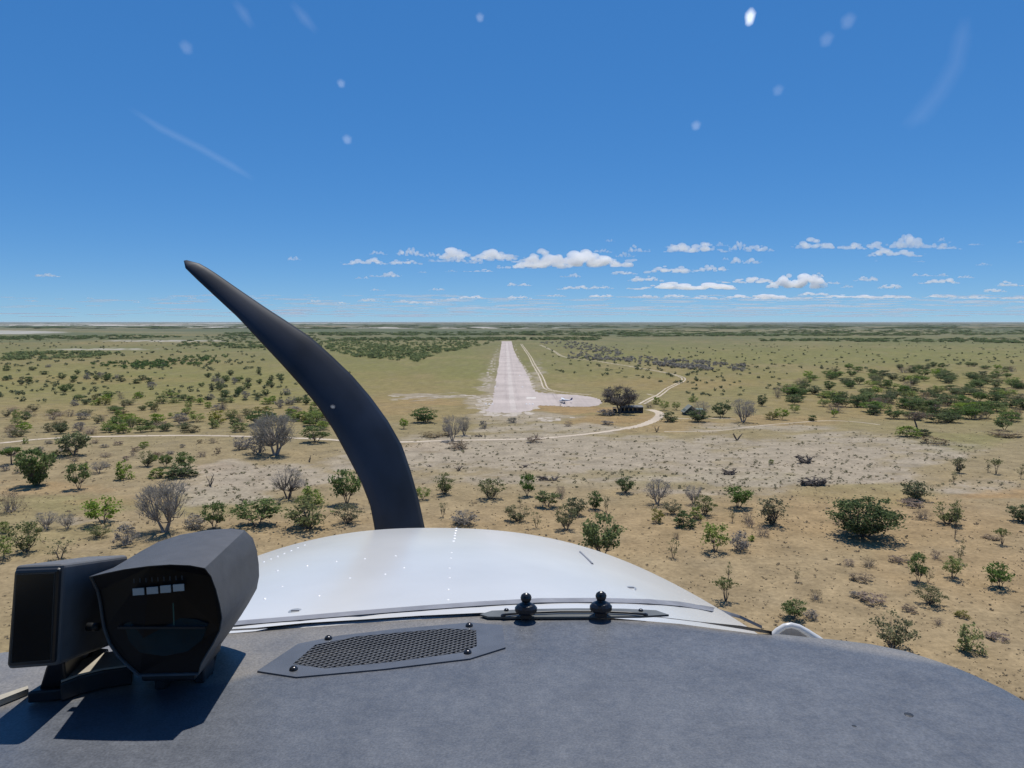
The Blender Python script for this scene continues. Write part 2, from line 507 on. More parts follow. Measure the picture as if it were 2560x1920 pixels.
ribbon('dirt_road', [(-120, 1118), (0, 1108), (100, 1098), (200, 1093), (330, 1090), (500, 1089), (640, 1092), (800, 1098), (900, 1104), (1010, 1105), (1100, 1102), (1250, 1099), (1350, 1096), (1450, 1087), (1530, 1077), (1590, 1066)], 3.1, TRACK_M, .05)
ribbon('dirt_road', [(1560, 1072), (1600, 1064), (1628, 1054), (1643, 1045), (1650, 1037), (1646, 1031), (1632, 1026), (1622, 1024)], 4.6, TRACK_M, .024)
ribbon('vehicle_track', [(1604, 1010), (1620, 1001), (1634, 994), (1646, 989)], 1.5, TRACK_M, .02, 1.4)
ribbon('vehicle_track', [(1646, 989), (1658, 980), (1670, 971), (1692, 960), (1706, 953), (1709, 947), (1702, 942), (1680, 935), (1650, 929), (1610, 922), (1570, 915), (1530, 909), (1495, 903), (1440, 897), (1415, 893), (1400, 888), (1388, 880), (1372, 872), (1350, 862)], 1.1, TRACK_M, .028, 1.3)
ribbon('vehicle_track', [(1618, 985), (1632, 988), (1646, 989)], 1.4, TRACK_M, .032)
ribbon('vehicle_track', [(1303, 860), (1312, 873), (1325, 892), (1333, 908), (1341, 922), (1352, 940), (1358, 955), (1362, 966), (1369, 973), (1385, 977), (1410, 981), (1440, 984), (1475, 987)], 1.1, TRACK_M, .02, 1.4)
ribbon('footpath', [(1660, 1079), (1760, 1078), (1830, 1073), (1900, 1064), (1960, 1059), (2060, 1052), (2130, 1054), (2200, 1062)], 1.1, TRACK_M, .02)
ribbon('footpath', [(1690, 1046), (1725, 1047), (1790, 1046), (1840, 1048)], 1.3, TRACK_M, .026)

ribbon('wheel_track', [(1267, 856), (1270, 890), (1273, 930), (1277, 970), (1280, 1000), (1284, 1026)], 3.2, mat_dirt('worn_calcrete', (.46, .405, .365), (.3, .03, 1), amp=.5), .068)
ribbon('wheel_track', [(1267, 858), (1270, 892), (1273, 932), (1277, 972), (1281, 1002)], 1.6, mat_dirt('packed_calcrete', (.39, .335, .305), (.3, .03, 1), amp=.4), .072, 3.6)

# ------------------------------------------------------------------ the aircraft around the camera
WHITE_P = mat_plain('cowl_white_paint', (.56, .557, .545), .24, .5, noise=.07, scale=3.5)
GREY_P = mat_plain('seam_grey', (.22, .22, .235), .5, .4, noise=.15, scale=30)
BLACK_PL = mat_plain('black_plastic', (.016, .017, .019), .42, .5, noise=.15, scale=50)
CHAR_PL = mat_plain('charcoal_plastic', (.075, .075, .078), .55, .45, noise=.12, scale=80, bump=.2, bscale=900)
FACE_BL = mat_plain('instrument_face_black', (.004, .004, .005), .35, .3, noise=.1, scale=30)
STEEL = mat_plain('screw_steel', (.05, .05, .055), .22, .6, metal=.6, noise=.1, scale=200)
BLADE_M = mat_plain('blade_paint', (.011, .017, .030), .55, .3, noise=.4, scale=7)


def mat_glare():
    m, n, l, p = nodes('glareshield_vinyl')
    tc = n.new('ShaderNodeNewGeometry')
    mp = n.new('ShaderNodeMapping'); mp.inputs['Location'].default_value = (0, 0, -CAMH); l.new(tc.outputs['Position'], mp.inputs['Vector'])
    a = n.new('ShaderNodeTexNoise'); a.inputs['Scale'].default_value = 95; a.inputs['Detail'].default_value = 6; a.inputs['Roughness'].default_value = .65
    b = n.new('ShaderNodeTexNoise'); b.inputs['Scale'].default_value = 16; b.inputs['Detail'].default_value = 8; b.inputs['Roughness'].default_value = .6
    c = n.new('ShaderNodeTexNoise'); c.inputs['Scale'].default_value = 420; c.inputs['Detail'].default_value = 2
    for q in (a, b, c): l.new(mp.outputs[0], q.inputs['Vector'])
    r = n.new('ShaderNodeValToRGB')
    r.color_ramp.elements[0].position = .36; r.color_ramp.elements[0].color = (.066, .074, .090, 1)
    r.color_ramp.elements[1].position = .66; r.color_ramp.elements[1].color = (.108, .117, .134, 1)
    ad = n.new('ShaderNodeMath'); ad.operation = 'MULTIPLY_ADD'; ad.inputs[1].default_value = .45
    l.new(a.outputs[0], ad.inputs[0])
    h = n.new('ShaderNodeMath'); h.operation = 'MULTIPLY'; h.inputs[1].default_value = .55; l.new(b.outputs[0], h.inputs[0]); l.new(h.outputs[0], ad.inputs[2])
    l.new(ad.outputs[0], r.inputs[0])
    # dust settled along the foot of the windscreen
    sx = n.new('ShaderNodeSeparateXYZ'); l.new(mp.outputs[0], sx.inputs[0])
    kx = n.new('ShaderNodeMapRange'); kx.inputs[1].default_value = -.75; kx.inputs[2].default_value = .5; l.new(sx.outputs[0], kx.inputs[0])
    cr = n.new('ShaderNodeValToRGB'); l.new(kx.outputs[0], cr.inputs[0])
    els = [(-.75, .65), (-.505, .705), (-.394, .743), (-.306, .7625), (-.2, .83), (-.041, .915), (.1, .938), (.3, .885), (.5, .80)]
    while len(cr.color_ramp.elements) < len(els): cr.color_ramp.elements.new(.5)
    for e_, (ex, ev) in zip(cr.color_ramp.elements, els):
        e_.position = (ex + .75) / 1.25; e_.color = (ev, ev, ev, 1)
    k2 = n.new('ShaderNodeMath'); k2.operation = 'SUBTRACT'; l.new(sx.outputs[1], k2.inputs[0]); l.new(cr.outputs[0], k2.inputs[1])
    k3 = n.new('ShaderNodeMapRange'); k3.inputs[1].default_value = -.004; k3.inputs[2].default_value = .014; k3.inputs[3].default_value = 0; k3.inputs[4].default_value = 1
    l.new(k2.outputs[0], k3.inputs[0])
    dm = n.new('ShaderNodeMath'); dm.operation = 'MULTIPLY'; l.new(k3.outputs[0], dm.inputs[0])
    dn = n.new('ShaderNodeMapRange'); dn.inputs[1].default_value = .25; dn.inputs[2].default_value = .6; dn.inputs[3].default_value = .45; dn.inputs[4].default_value = .9
    l.new(b.outputs[0], dn.inputs[0]); l.new(dn.outputs[0], dm.inputs[1])
    mx = n.new('ShaderNodeMixRGB'); mx.inputs[2].default_value = (.20, .185, .165, 1)
    l.new(dm.outputs[0], mx.inputs[0]); l.new(r.outputs[0], mx.inputs[1]); l.new(mx.outputs[0], p.inputs['Base Color'])
    rr = n.new('ShaderNodeMapRange'); rr.inputs[3].default_value = .34; rr.inputs[4].default_value = .58; l.new(a.outputs[0], rr.inputs[0])
    l.new(rr.outputs[0], p.inputs['Roughness'])
    p.inputs['Specular IOR Level'].default_value = .55
    bp = n.new('ShaderNodeBump'); bp.inputs['Strength'].default_value = .22; bp.inputs['Distance'].default_value = .001
    gr = n.new('ShaderNodeMapRange'); gr.inputs[1].default_value = .3; gr.inputs[2].default_value = .7; gr.inputs[3].default_value = .78; gr.inputs[4].default_value = 1.22; l.new(c.outputs[0], gr.inputs[0])
    gv = n.new('ShaderNodeHueSaturation'); l.new(mx.outputs[0], gv.inputs['Color']); l.new(gr.outputs[0], gv.inputs['Value']); l.new(gv.outputs[0], p.inputs['Base Color'])
    mb = n.new('ShaderNodeMath'); mb.operation = 'ADD'; l.new(a.outputs[0], mb.inputs[0]); l.new(c.outputs[0], mb.inputs[1])
    l.new(mb.outputs[0], bp.inputs['Height']); l.new(bp.outputs[0], p.inputs['Normal'])
    return m


GLARE_M = mat_glare()
plane = empty('light_aircraft', W((-.1, 1.0, -.8)))
tag(plane, 'light aircraft nose seen from its own cockpit, white cowling and grey-black glareshield', 'aircraft')

ZG = -0.385


EDGE = [(-.72, .60), (-.72, .80), (-.602, .847), (-.47, .876), (-.34, .904), (-.19, .938), (-.0425, .96), (.10, .957), (.22, .93), (.309, .899)] + [tuple(at_z(x_, y_, ZG - .004).xy) for x_, y_ in ((1960, 1588), (2047, 1597), (2120, 1604), (2191, 1613), (2280, 1631), (2355, 1655), (2410, 1674), (2455, 1693), (2510, 1719), (2560, 1747))] + [(.528, .66), (.535, .604)]


def build_glareshield():
    # rings: concentric copies of the outline shrunk towards the middle, so the rim can roll down smoothly
    cx, cy = -.08, .70
    outl = [Vector((x, y, 0)) for x, y in EDGE]
    rings = []
    for s, dz in ((1.012, -.055), (1.008, -.02), (1.0, -.006), (.985, -.0015), (.95, 0), (.85, .0), (.6, .001), (.3, .0015)):
        row = []
        for p in outl:
            q = Vector((cx + (p.x - cx) * s, cy + (p.y - cy) * s, ZG + dz))
            if p.y < .61: q.y = p.y
            row.append(W(q))
        rings.append(row)
    n = len(outl); v = [p for r in rings for p in r]; f = []
    for i in range(len(rings) - 1):
        for k in range(n - 1):
            f.append([i * n + k, i * n + k + 1, (i + 1) * n + k + 1, (i + 1) * n + k])
    f.append([(len(rings) - 1) * n + k for k in range(n)])
    g = add('glareshield', v, f, GLARE_M, plane, smooth=True)
    mb = MB()                                                     # padded near lip and panel face below it
    pts = [W((-.72 + i * 1.255 / 16, .604, ZG - .012)) for i in range(17)]
    mb.tube(pts, .0125, 10)
    mb.build('edge_roll', BLACK_PL, g, smooth=True)
    mb = MB(); mb.box(W((-.106, .607, ZG - .20)), (1.2, .006, .36)); mb.build('instrument_panel', CHAR_PL, plane)
    return g


glare = build_glareshield()
for px, py, r_ in ((2272, 1787, .0045), (2135, 1816, .0032), (1437, 1779, .003)):
    m_ = MB(); m_.dome(W(at_z(px, py, ZG + .0003)), r_, .0006, n=9); m_.build('scuff', BLACK_PL, glare)

CW = dict(z0=-.3811, a=.0573, b=.1057, A=.5042, p=2.3661, xc=-.1253, yaw=-.0635, r=-.0087)


def cowl_z(x, y):
    t = y - .95; xx = x - (CW['xc'] + CW['yaw'] * t)
    return CW['z0'] - CW['a'] * t - CW['b'] * t * t - CW['A'] * abs(xx) ** CW['p'] + CW['r'] * xx


def on_cowl(px, py):
    d = ray(px, py); lo = None
    y = .6
    while y < 2.2:
        q = d * (y / d.y)
        if q.z < cowl_z(q.x, y): return q
        y += .002
    return d * (2.0 / d.y)


def base_y(x):
    return float(np.interp(x, [-.85, -.72, -.602, -.34, -.19, -.0425, .10, .22, .309, .393, .45, .55], [.74, .80, .85, .907, .941, .963, .96, .933, .902, .868, .82, .74]))


def build_cowl():
    xs = np.linspace(-.80, .50, 66); ts = np.linspace(0, 1, 40)
    v = []; f = []
    for t in ts:
        for x in xs:
            b = base_y(x); y = b + (1.92 - b) * t
            xx = x + CW['yaw'] * (y - .95)
            nose = max(0, t - .86) / .14
            v.append(W((xx, y, cowl_z(xx, y) - .16 * nose ** 2.4)))
    n = len(xs)
    tuck = []
    for x in xs:                                                  # the skin runs on under the glareshield
        b = base_y(x) - .05
        tuck.append(W((x, b, min(cowl_z(x, b), ZG) - .012)))
    v = tuck + v; ts = np.concatenate([[-.05], ts])
    for i in range(len(ts) - 1):
        for k in range(n - 1): f.append([i * n + k, i * n + k + 1, (i + 1) * n + k + 1, (i + 1) * n + k])
    b = len(v)                                                   # sides and front bowl drop
    for i in range(len(ts)):
        for k in (0, n - 1):
            p = v[i * n + k]; v.append(p + Vector((0, 0, -.35)))
    for i in range(len(ts) - 1):
        f.append([i * n, (i + 1) * n, b + 2 * (i + 1), b + 2 * i])
        f.append([(i + 1) * n + n - 1, i * n + n - 1, b + 2 * i + 1, b + 2 * (i + 1) + 1])
    c = add('cowling', v, f, WHITE_P, plane, smooth=True)
    # grey seam strip along the cowl's rear edge
    mb = []; fs = []
    sp = [(480, 1567), (560, 1559), (600, 1555), (750, 1543), (900, 1530), (1050, 1518), (1200, 1507), (1350, 1499), (1500, 1498), (1620, 1501), (1700, 1507), (1780, 1520), (1850, 1540), (1905, 1566)]
    for k, (px, py) in enumerate(sp):
        th = 11 if k < len(sp) - 2 else 8
        for dyy in (0, th):
            q = on_cowl(px, py + dyy); mb.append(W(q) + Vector((0, 0, .0022)))
    for k in range(len(sp) - 1): fs.append([2 * k, 2 * k + 1, 2 * k + 3, 2 * k + 2])
    add('cowl_seam', mb, fs, GREY_P, c, smooth=True)
    # panel overlap line (a slim raised lap joint) across the cowl and its rivets
    riv = [(1141, 1321), (1140, 1327), (1138, 1333), (1137, 1339), (1136, 1346), (1134, 1353), (1129, 1382), (1127, 1396), (1124, 1421), (1124, 1445), (1121, 1474), (1120, 1500)]
    riv += [(660 + i * 17, 1405 - i * 7) for i in range(7)]
    riv += [(694, 1427), (768, 1415), (841, 1404), (912, 1397), (989, 1390), (963, 1436), (1010, 1420), (875, 1446), (662, 1497), (706, 1467), (798, 1490)]
    RIV_M = mat_plain('rivet_paint', (.8, .8, .79), .15, .6, noise=.02)
    for i, (px, py) in enumerate(riv):
        q = on_cowl(px, py)
        m = MB(); m.dome(W(q) + Vector((0, 0, -.0004)), .0024 if i > 5 else .0034, .0016, (0, -.12, 1), 8); m.build('rivet', RIV_M, c, smooth=True)
    for px, py in ((738, 1529), (1577, 1471)):                    # quarter-turn fasteners
        q = on_cowl(px, py)
        m = MB(); m.dome(W(q) + Vector((0, 0, -.0005)), .0095, .0016, (0, -.1, 1), 16); fa = m.build('fastener', mat_plain('fastener_steel', (.42, .43, .43), .35, .5, metal=.4, noise=.1), c, smooth=True)
        m = MB(); m.box(W(q) + Vector((0, 0, .0016)), (.011, .0018, .0012)); m.build('slot', GREY_P, fa)
    q0, q1 = on_cowl(1450, 1381), on_cowl(1481, 1411)             # dark scratch-like drain slot
    m = MB(); m.tube([W(q0) + Vector((0, 0, .001)), W(q1) + Vector((0, 0, .001))], .0022, 6); m.build('inspection_slot', GREY_P, c)
    # soot-dark lip of old sealant between strip and glareshield
    v = []; fs = []
    sp = [(560, 1578), (640, 1574), (760, 1562), (900, 1551), (1050, 1541), (1200, 1534), (1350, 1533), (1500, 1535), (1650, 1544), (1750, 1556), (1850, 1572), (1930, 1586)]
    for px, py in sp:
        q = at_z(px, py, ZG - .002); v.append(W(q)); q2 = at_z(px, py - (4.5 if px < 800 else 8 if px > 1800 else 2), ZG + .004); v.append(W(q2))
    for k in range(len(sp) - 1): fs.append([2 * k, 2 * k + 1, 2 * k + 3, 2 * k + 2])
    add('windscreen_sealant', v, fs, BLACK_PL, plane)
    return c


cowl = build_cowl()


def build_prop():
    Lf = [(448, 655), (487, 694), (543, 746), (595, 794), (643, 846), (704, 911), (747, 959), (791, 1011), (834, 1076), (869, 1141), (903, 1206), (925, 1262), (936, 1319), (945, 1390), (960, 1460)]
    Rt = [(478, 647), (528, 675), (600, 725), (666, 770), (722, 806), (780, 845), (830, 890), (882, 940), (929, 995), (970, 1052), (1006, 1115), (1029, 1184), (1047, 1249), (1062, 1319), (1070, 1390), (1075, 1460)]
    Lf = np.array(Lf, float); Rt = np.array(Rt, float)

    def res(A, n):
        d = np.concatenate([[0], np.cumsum(np.hypot(*np.diff(A, axis=0).T))]); t = np.linspace(0, d[-1], n)
        return np.stack([np.interp(t, d, A[:, 0]), np.interp(t, d, A[:, 1])], 1)
    N = 46; L = res(Lf, N); R = res(Rt, N)
    YB = 2.02; rings = []
    for i in range(N):
        s = i / (N - 1); tw = .010 + .05 * s                    # twist grows towards the root
        a = at_y(L[i, 0], L[i, 1], YB - tw); b = at_y(R[i, 0], R[i, 1], YB + tw)
        th = .006 + .022 * s; ch = (b - a).length
        ring = []
        for k in range(12):
            an = 2 * math.pi * k / 12
            c = .5 - .5 * math.cos(an); y = math.sin(an)
            if i == 0: c = .5 + (c - .5) * .25
            off = y * th * (1.0 if 0 < i else .3)
            ring.append(W(a.lerp(b, c) + Vector((0, off, 0))))
        rings.append(ring)
    pr = empty('propeller', W((-.19, 2.02, -.86)))
    pr.parent = plane; pr.location = ORG[pr] - ORG[plane]
    m = MB(); m.loft(rings); m.build('propeller_blade', BLADE_M, pr, smooth=True)
    m = MB(); c = W((-.19, 1.96, -.86)); rs = []
    for t, r in ((0, .16), (.06, .165), (.14, .15), (.22, .115), (.29, .06), (.32, .012)):
        rs.append([c + Vector((math.cos(2 * math.pi * k / 20) * r, t, math.sin(2 * math.pi * k / 20) * r)) for k in range(20)])
    m.loft(rs); m.build('spinner', WHITE_P, pr, smooth=True)


build_prop()


def build_fairing():
    m = MB()
    pts = [(1905, 1626), (1926, 1597), (1944, 1577), (1961, 1566), (1978, 1563), (1996, 1568), (2016, 1580), (2045, 1600), (2090, 1636)]
    P = [W(at_y(px, py, 1.18)) for px, py in pts]
    m.tube(P, [.007, .0062, .0052, .0048, .0048, .0052, .0058, .007, .008], 10)
    m.build('air_scoop_rim', WHITE_P, plane, smooth=True)
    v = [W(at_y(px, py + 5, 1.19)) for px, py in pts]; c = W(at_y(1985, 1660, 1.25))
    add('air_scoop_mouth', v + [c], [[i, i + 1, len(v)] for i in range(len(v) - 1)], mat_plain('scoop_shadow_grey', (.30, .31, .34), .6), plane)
    # lower fuselage side below the windscreen corner, out of which the scoop stands
    m = MB(); m.loft([[W((.50, .62, -.44)), W((.56, .62, -.95)), W((.50, .62, -.95)), W((.46, .62, -.47))], [W((.42, 1.5, -.60)), W((.47, 1.5, -1.05)), W((.40, 1.5, -1.05)), W((.38, 1.5, -.64))]])
    m.build('fuselage_side', WHITE_P, plane)


build_fairing()

SCR = [(821, 1592), (1173, 1560), (734, 1669), (1169, 1627)]


def build_vent():
    PL = [(643, 1677), (741, 1692), (960, 1672), (1175, 1646), (1264, 1618), (1256, 1563), (1176, 1556), (1000, 1571), (846, 1589), (745, 1609)]
    HO = [(732, 1660), (812, 1671), (985, 1654), (1156, 1631), (1192, 1615), (1190, 1575), (1116, 1571), (1000, 1581), (892, 1591), (788, 1612)]
    zb = ZG + .0008; zt = ZG + .0030
    v = []; f = []
    for z in (zb, zt):
        v += [W(at_z(x, y, zt)) + Vector((0, 0, z - zt)) for x, y in PL] + [W(at_z(x, y, zt)) + Vector((0, 0, z - zt)) for x, y in HO]
    n = len(PL)
    for k in range(n):
        k2 = (k + 1) % n
        f.append([2 * n + k, 2 * n + k2, 2 * n + n + k2, 2 * n + n + k])
        f.append([k, k2, 2 * n + k2, 2 * n + k]); f.append([n + k2, n + k, 3 * n + k, 3 * n + k2])
    pm = mat_plain('vent_plate_paint', (.085, .094, .112), .42, .5, noise=.2, scale=25, bump=.2, bscale=500)
    pl = add('vent_plate', v, f, pm, glare)
    add('vent_duct_shade', [W(at_z(x, y, zb)) for x, y in HO], [list(range(n))], FACE_BL, pl)  # flat black sheet painted as the shade of the cavity under the mesh
    # expanded-metal mesh: two crossing families of slim bars clipped to the opening
    H3 = [at_z(x, y, zt) for x, y in HO]; poly = [(p.x, p.y) for p in H3]

    def clip(a, b):
        ts = []
        for i in range(n):
            x1, y1 = poly[i]; x2, y2 = poly[(i + 1) % n]
            dx, dy = b[0] - a[0], b[1] - a[1]; ex, ey = x2 - x1, y2 - y1
            den = dx * ey - dy * ex
            if abs(den) < 1e-12: continue
            t = ((x1 - a[0]) * ey - (y1 - a[1]) * ex) / den; u = ((x1 - a[0]) * dy - (y1 - a[1]) * dx) / den
            if 0 <= u <= 1: ts.append(t)
        return (min(ts), max(ts)) if len(ts) >= 2 else None
    m = MB(); cx = sum(p[0] for p in poly) / n; cy = sum(p[1] for p in poly) / n
    for sgn in (1, -1):
        d = Vector((math.cos(.62), sgn * math.sin(.62))); pn = Vector((-d.y, d.x))
        for k in range(-40, 41):
            o = Vector((cx, cy)) + pn * k * .0058
            r = clip((o.x, o.y), (o.x + d.x, o.y + d.y))
            if not r or r[1] - r[0] < .003: continue
            a = o + d * r[0]; b = o + d * r[1]
            mid = (a + b) / 2; L = r[1] - r[0]
            m.box(W((mid.x, mid.y, zb + .0016 + (.0004 if sgn > 0 else -.0004))), (L, .0017, .0010), Matrix.Rotation(math.atan2(d.y, d.x), 3, 'Z'))
    m.build('vent_mesh', mat_plain('mesh_metal', (.12, .118, .115), .4, .5, metal=.3, noise=.1), pl)
    for px, py in SCR:
        p = at_z(px, py + 5, zt); m = MB(); m.dome(W(p), .0048, .0042, n=14); s = m.build('screw', STEEL, pl, smooth=True)
        m = MB(); m.box(W(p) + Vector((0, 0, .0041)), (.004, .0009, .0006)); m.build('slot', BLACK_PL, s)


build_vent()


def build_rail():
    z = ZG + .002
    pts = [(1200, 1540), (1230, 1531), (1320, 1527), (1440, 1525), (1560, 1526), (1640, 1530), (1672, 1541), (1600, 1545), (1440, 1546), (1300, 1547), (1220, 1546)]
    rail = MB(); rail.prism([W(at_z(x, y, z)) for x, y in pts], (0, 0, .0025))
    r = rail.build('mounting_rail', mat_plain('rail_grey', (.11, .115, .11), .45, .5, noise=.15), glare)
    wb = MB(); wb.tube([W(at_z(x, y, z + .005)) for x, y in ((1258, 1537), (1300, 1533), (1400, 1529), (1500, 1529), (1570, 1532), (1615, 1536))], .0016, 6)
    wb.build('rail_rod', BLACK_PL, r, smooth=True)
    for px, py in ((1258, 1540), (1266, 1526), (1614, 1538), (1602, 1527)):
        m = MB(); m.dome(W(at_z(px, py, z + .0025)), .0034, .003, n=10); m.build('screw', STEEL, r, smooth=True)
    for px, yt, yb in ((1315, 1488, 1548), (1502, 1486, 1544)):
        b = at_z(px, yb - 4, z + .0025); s = b.y / FPX * 1.03                        # metres per photo pixel there
        m = MB()
        m.box(W(b) + Vector((0, 0, 7 * s)), (28 * s, 22 * s, 14 * s))
        prof = ((12, 24), (18, 28), (26, 28), (33, 22), (38, 12), (41, 10), (46, 13), (52, 14), (58, 12), (62, 7), (64, 1))
        rs = []
        for h, rr in prof:
            rs.append([W(b) + Vector((math.cos(2 * math.pi * q / 16) * rr * s, math.sin(2 * math.pi * q / 16) * rr * s * .8, h * s)) for q in range(16)])
        m.loft(rs)
        m.build('ball_mount', mat_plain('ball_rubber', (.012, .012, .014), .28, .6, noise=.1), r, smooth=False)


build_rail()


def build_cabin():
    """cabin roof and rear wall behind the camera; they keep the sky behind off the panel"""
    hl = mat_plain('headliner', (.16, .155, .15), .9, .1, noise=.1)
    m = MB(); m.box(W((-.08, -.45, .33)), (1.25, 1.6, .04)); m.build('cabin_roof', hl, plane)
    m = MB(); m.box(W((-.08, -1.2, -.35)), (1.2, .05, 1.3)); m.build('rear_bulkhead', hl, plane)
    for sx in (-.72, .56):
        m = MB(); m.box(W((sx, -.35, -.75)), (.05, 1.7, .75)); m.build('cabin_door', hl, plane)


build_cabin()


def build_windscreen():
    m, n, l, p = nodes('windscreen_acrylic'); n.remove(p); out = n['Material Output']
    tp = n.new('ShaderNodeBsdfTransparent'); tp.inputs[0].default_value = (1, 1, 1, 1); l.new(tp.outputs[0], out.inputs[0])
    E_ = [p for p in EDGE if p[1] > .61]
    v = []; f = []; nr = 12
    for i in range(nr):
        t = i / (nr - 1)
        for x, y in E_:
            cx = -.1; z = ZG + .004 + t * (.33 - ZG)
            v.append(W((cx + (x - cx) * (1.0 + .04 * math.sin(t * 3.14)), y - (y - .0) * .62 * t ** 1.25, z)))
    k = len(E_)
    for i in range(nr - 1):
        for j in range(k - 1): f.append([i * k + j, i * k + j + 1, (i + 1) * k + j + 1, (i + 1) * k + j])
    ws = add('windscreen', v, f, m, plane, smooth=True)
    from mathutils.bvhtree import BVHTree
    bt = BVHTree.FromPolygons([Vector(q) for q in v], f)
    def spot(name, px, py, rx, ry, dens):
        hit = bt.ray_cast(W((0, 0, 0)), ray(px, py).normalized())
        if hit[0] is None: return
        loc, nr_, _i, dist = hit
        if nr_.dot(ray(px, py)) > 0: nr_ = -nr_
        a_ = nr_.cross(Vector((0, 0, 1))).normalized(); b_ = a_.cross(nr_); k = dist / FPX; q = MB(); N = 14
        for sc, h in ((1.0, .0), (.72, .5), (.35, .9)):
            q.v += [loc + nr_ * (.0002 + h * .0006) + a_ * math.cos(2 * math.pi * j / N) * rx * k * sc * (1 + .12 * math.sin(j * 2.3)) + b_ * math.sin(2 * math.pi * j / N) * ry * k * sc for j in range(N)]
        for i in range(2):
            for j in range(N): q.f.append([i * N + j, i * N + (j + 1) % N, (i + 1) * N + (j + 1) % N, (i + 1) * N + j])
        q.f.append([2 * N + j for j in range(N)])
        o_ = q.build(name, DIRT[dens], ws, smooth=True)
        ca_ = o_.data.color_attributes.new('albedo', 'FLOAT_COLOR', 'POINT')
        for j in range(3 * N): ca_.data[j].color = ((0, 0, 0, 1), (.45, .45, .45, 1), (1, 1, 1, 1))[j // N]
    DIRT = {}
    for dens in (.03, .05, .07, .13, .8):
        dm_, dn_, dl_, dp_ = nodes('screen_dirt_%d' % int(dens * 100)); dn_.remove(dp_)
        t_ = dn_.new('ShaderNodeBsdfTransparent'); d_ = dn_.new('ShaderNodeBsdfTranslucent'); d_.inputs[0].default_value = (.8, .84, .88, 1); x_ = dn_.new('ShaderNodeMixShader'); fa_ = dn_.new('ShaderNodeAttribute'); fa_.attribute_name = 'albedo'; fm_ = dn_.new('ShaderNodeMath'); fm_.operation = 'MULTIPLY'; fm_.inputs[1].default_value = dens; dl_.new(fa_.outputs['Fac'], fm_.inputs[0]); dl_.new(fm_.outputs[0], x_.inputs[0])
        dl_.new(t_.outputs[0], x_.inputs[1]); dl_.new(d_.outputs[0], x_.inputs[2]); dl_.new(x_.outputs[0], dn_['Material Output'].inputs[0]); DIRT[dens] = dm_
    spot('dirt_splash', 1875, 42, 13, 22, .8)

    def smear(pts, wpx, dens):
        q = MB(); rows = []
        for i, (px, py) in enumerate(pts):
            hit = bt.ray_cast(W((0, 0, 0)), ray(px, py).normalized())
            if hit[0] is None: return
            a_, b_ = pts[max(i - 1, 0)], pts[min(i + 1, len(pts) - 1)]; dx, dy_ = b_[0] - a_[0], b_[1] - a_[1]; L_ = math.hypot(dx, dy_)
            for sgn in (-1, 0, 1):
                h2 = bt.ray_cast(W((0, 0, 0)), ray(px - dy_ / L_ * wpx * sgn, py + dx / L_ * wpx * sgn).normalized())
                q.v.append((h2[0] or hit[0]) - ray(px, py).normalized() * .0004)
        for i in range(len(pts) - 1):
            for j in range(2): q.f.append([3 * i + j, 3 * i + j + 1, 3 * i + j + 4, 3 * i + j + 3])
        o_ = q.build('smear', DIRT[dens], ws, smooth=True); ca_ = o_.data.color_attributes.new('albedo', 'FLOAT_COLOR', 'POINT'); n_ = len(pts)
        for j in range(3 * n_):
            e_ = 0 if j % 3 != 1 or j // 3 in (0, n_ - 1) else 1; ca_.data[j].color = (e_, e_, e_, 1)
    smear([(320, 275), (400, 320), (500, 370), (580, 415), (640, 445)], 12, .05)
    smear([(575, 5), (610, 35), (640, 65)], 18, .05); smear([(720, 10), (760, 45), (800, 75)], 18, .05)
    smear([(2400, 40), (2405, 90), (2390, 160), (2350, 230), (2300, 290), (2270, 330)], 30, .03)
    for px, py, r_ in ((1200, 43, 11), (853, 208, 11), (868, 348, 13), (1740, 313, 13), (466, 118, 16), (1945, 225, 14), (2066, 98, 17), (2120, 52, 18), (832, 1016, 7)):
        spot('dirt_spot', px, py, r_, r_ * 1.15, .07 if r_ > 13 else .13)


build_windscreen()


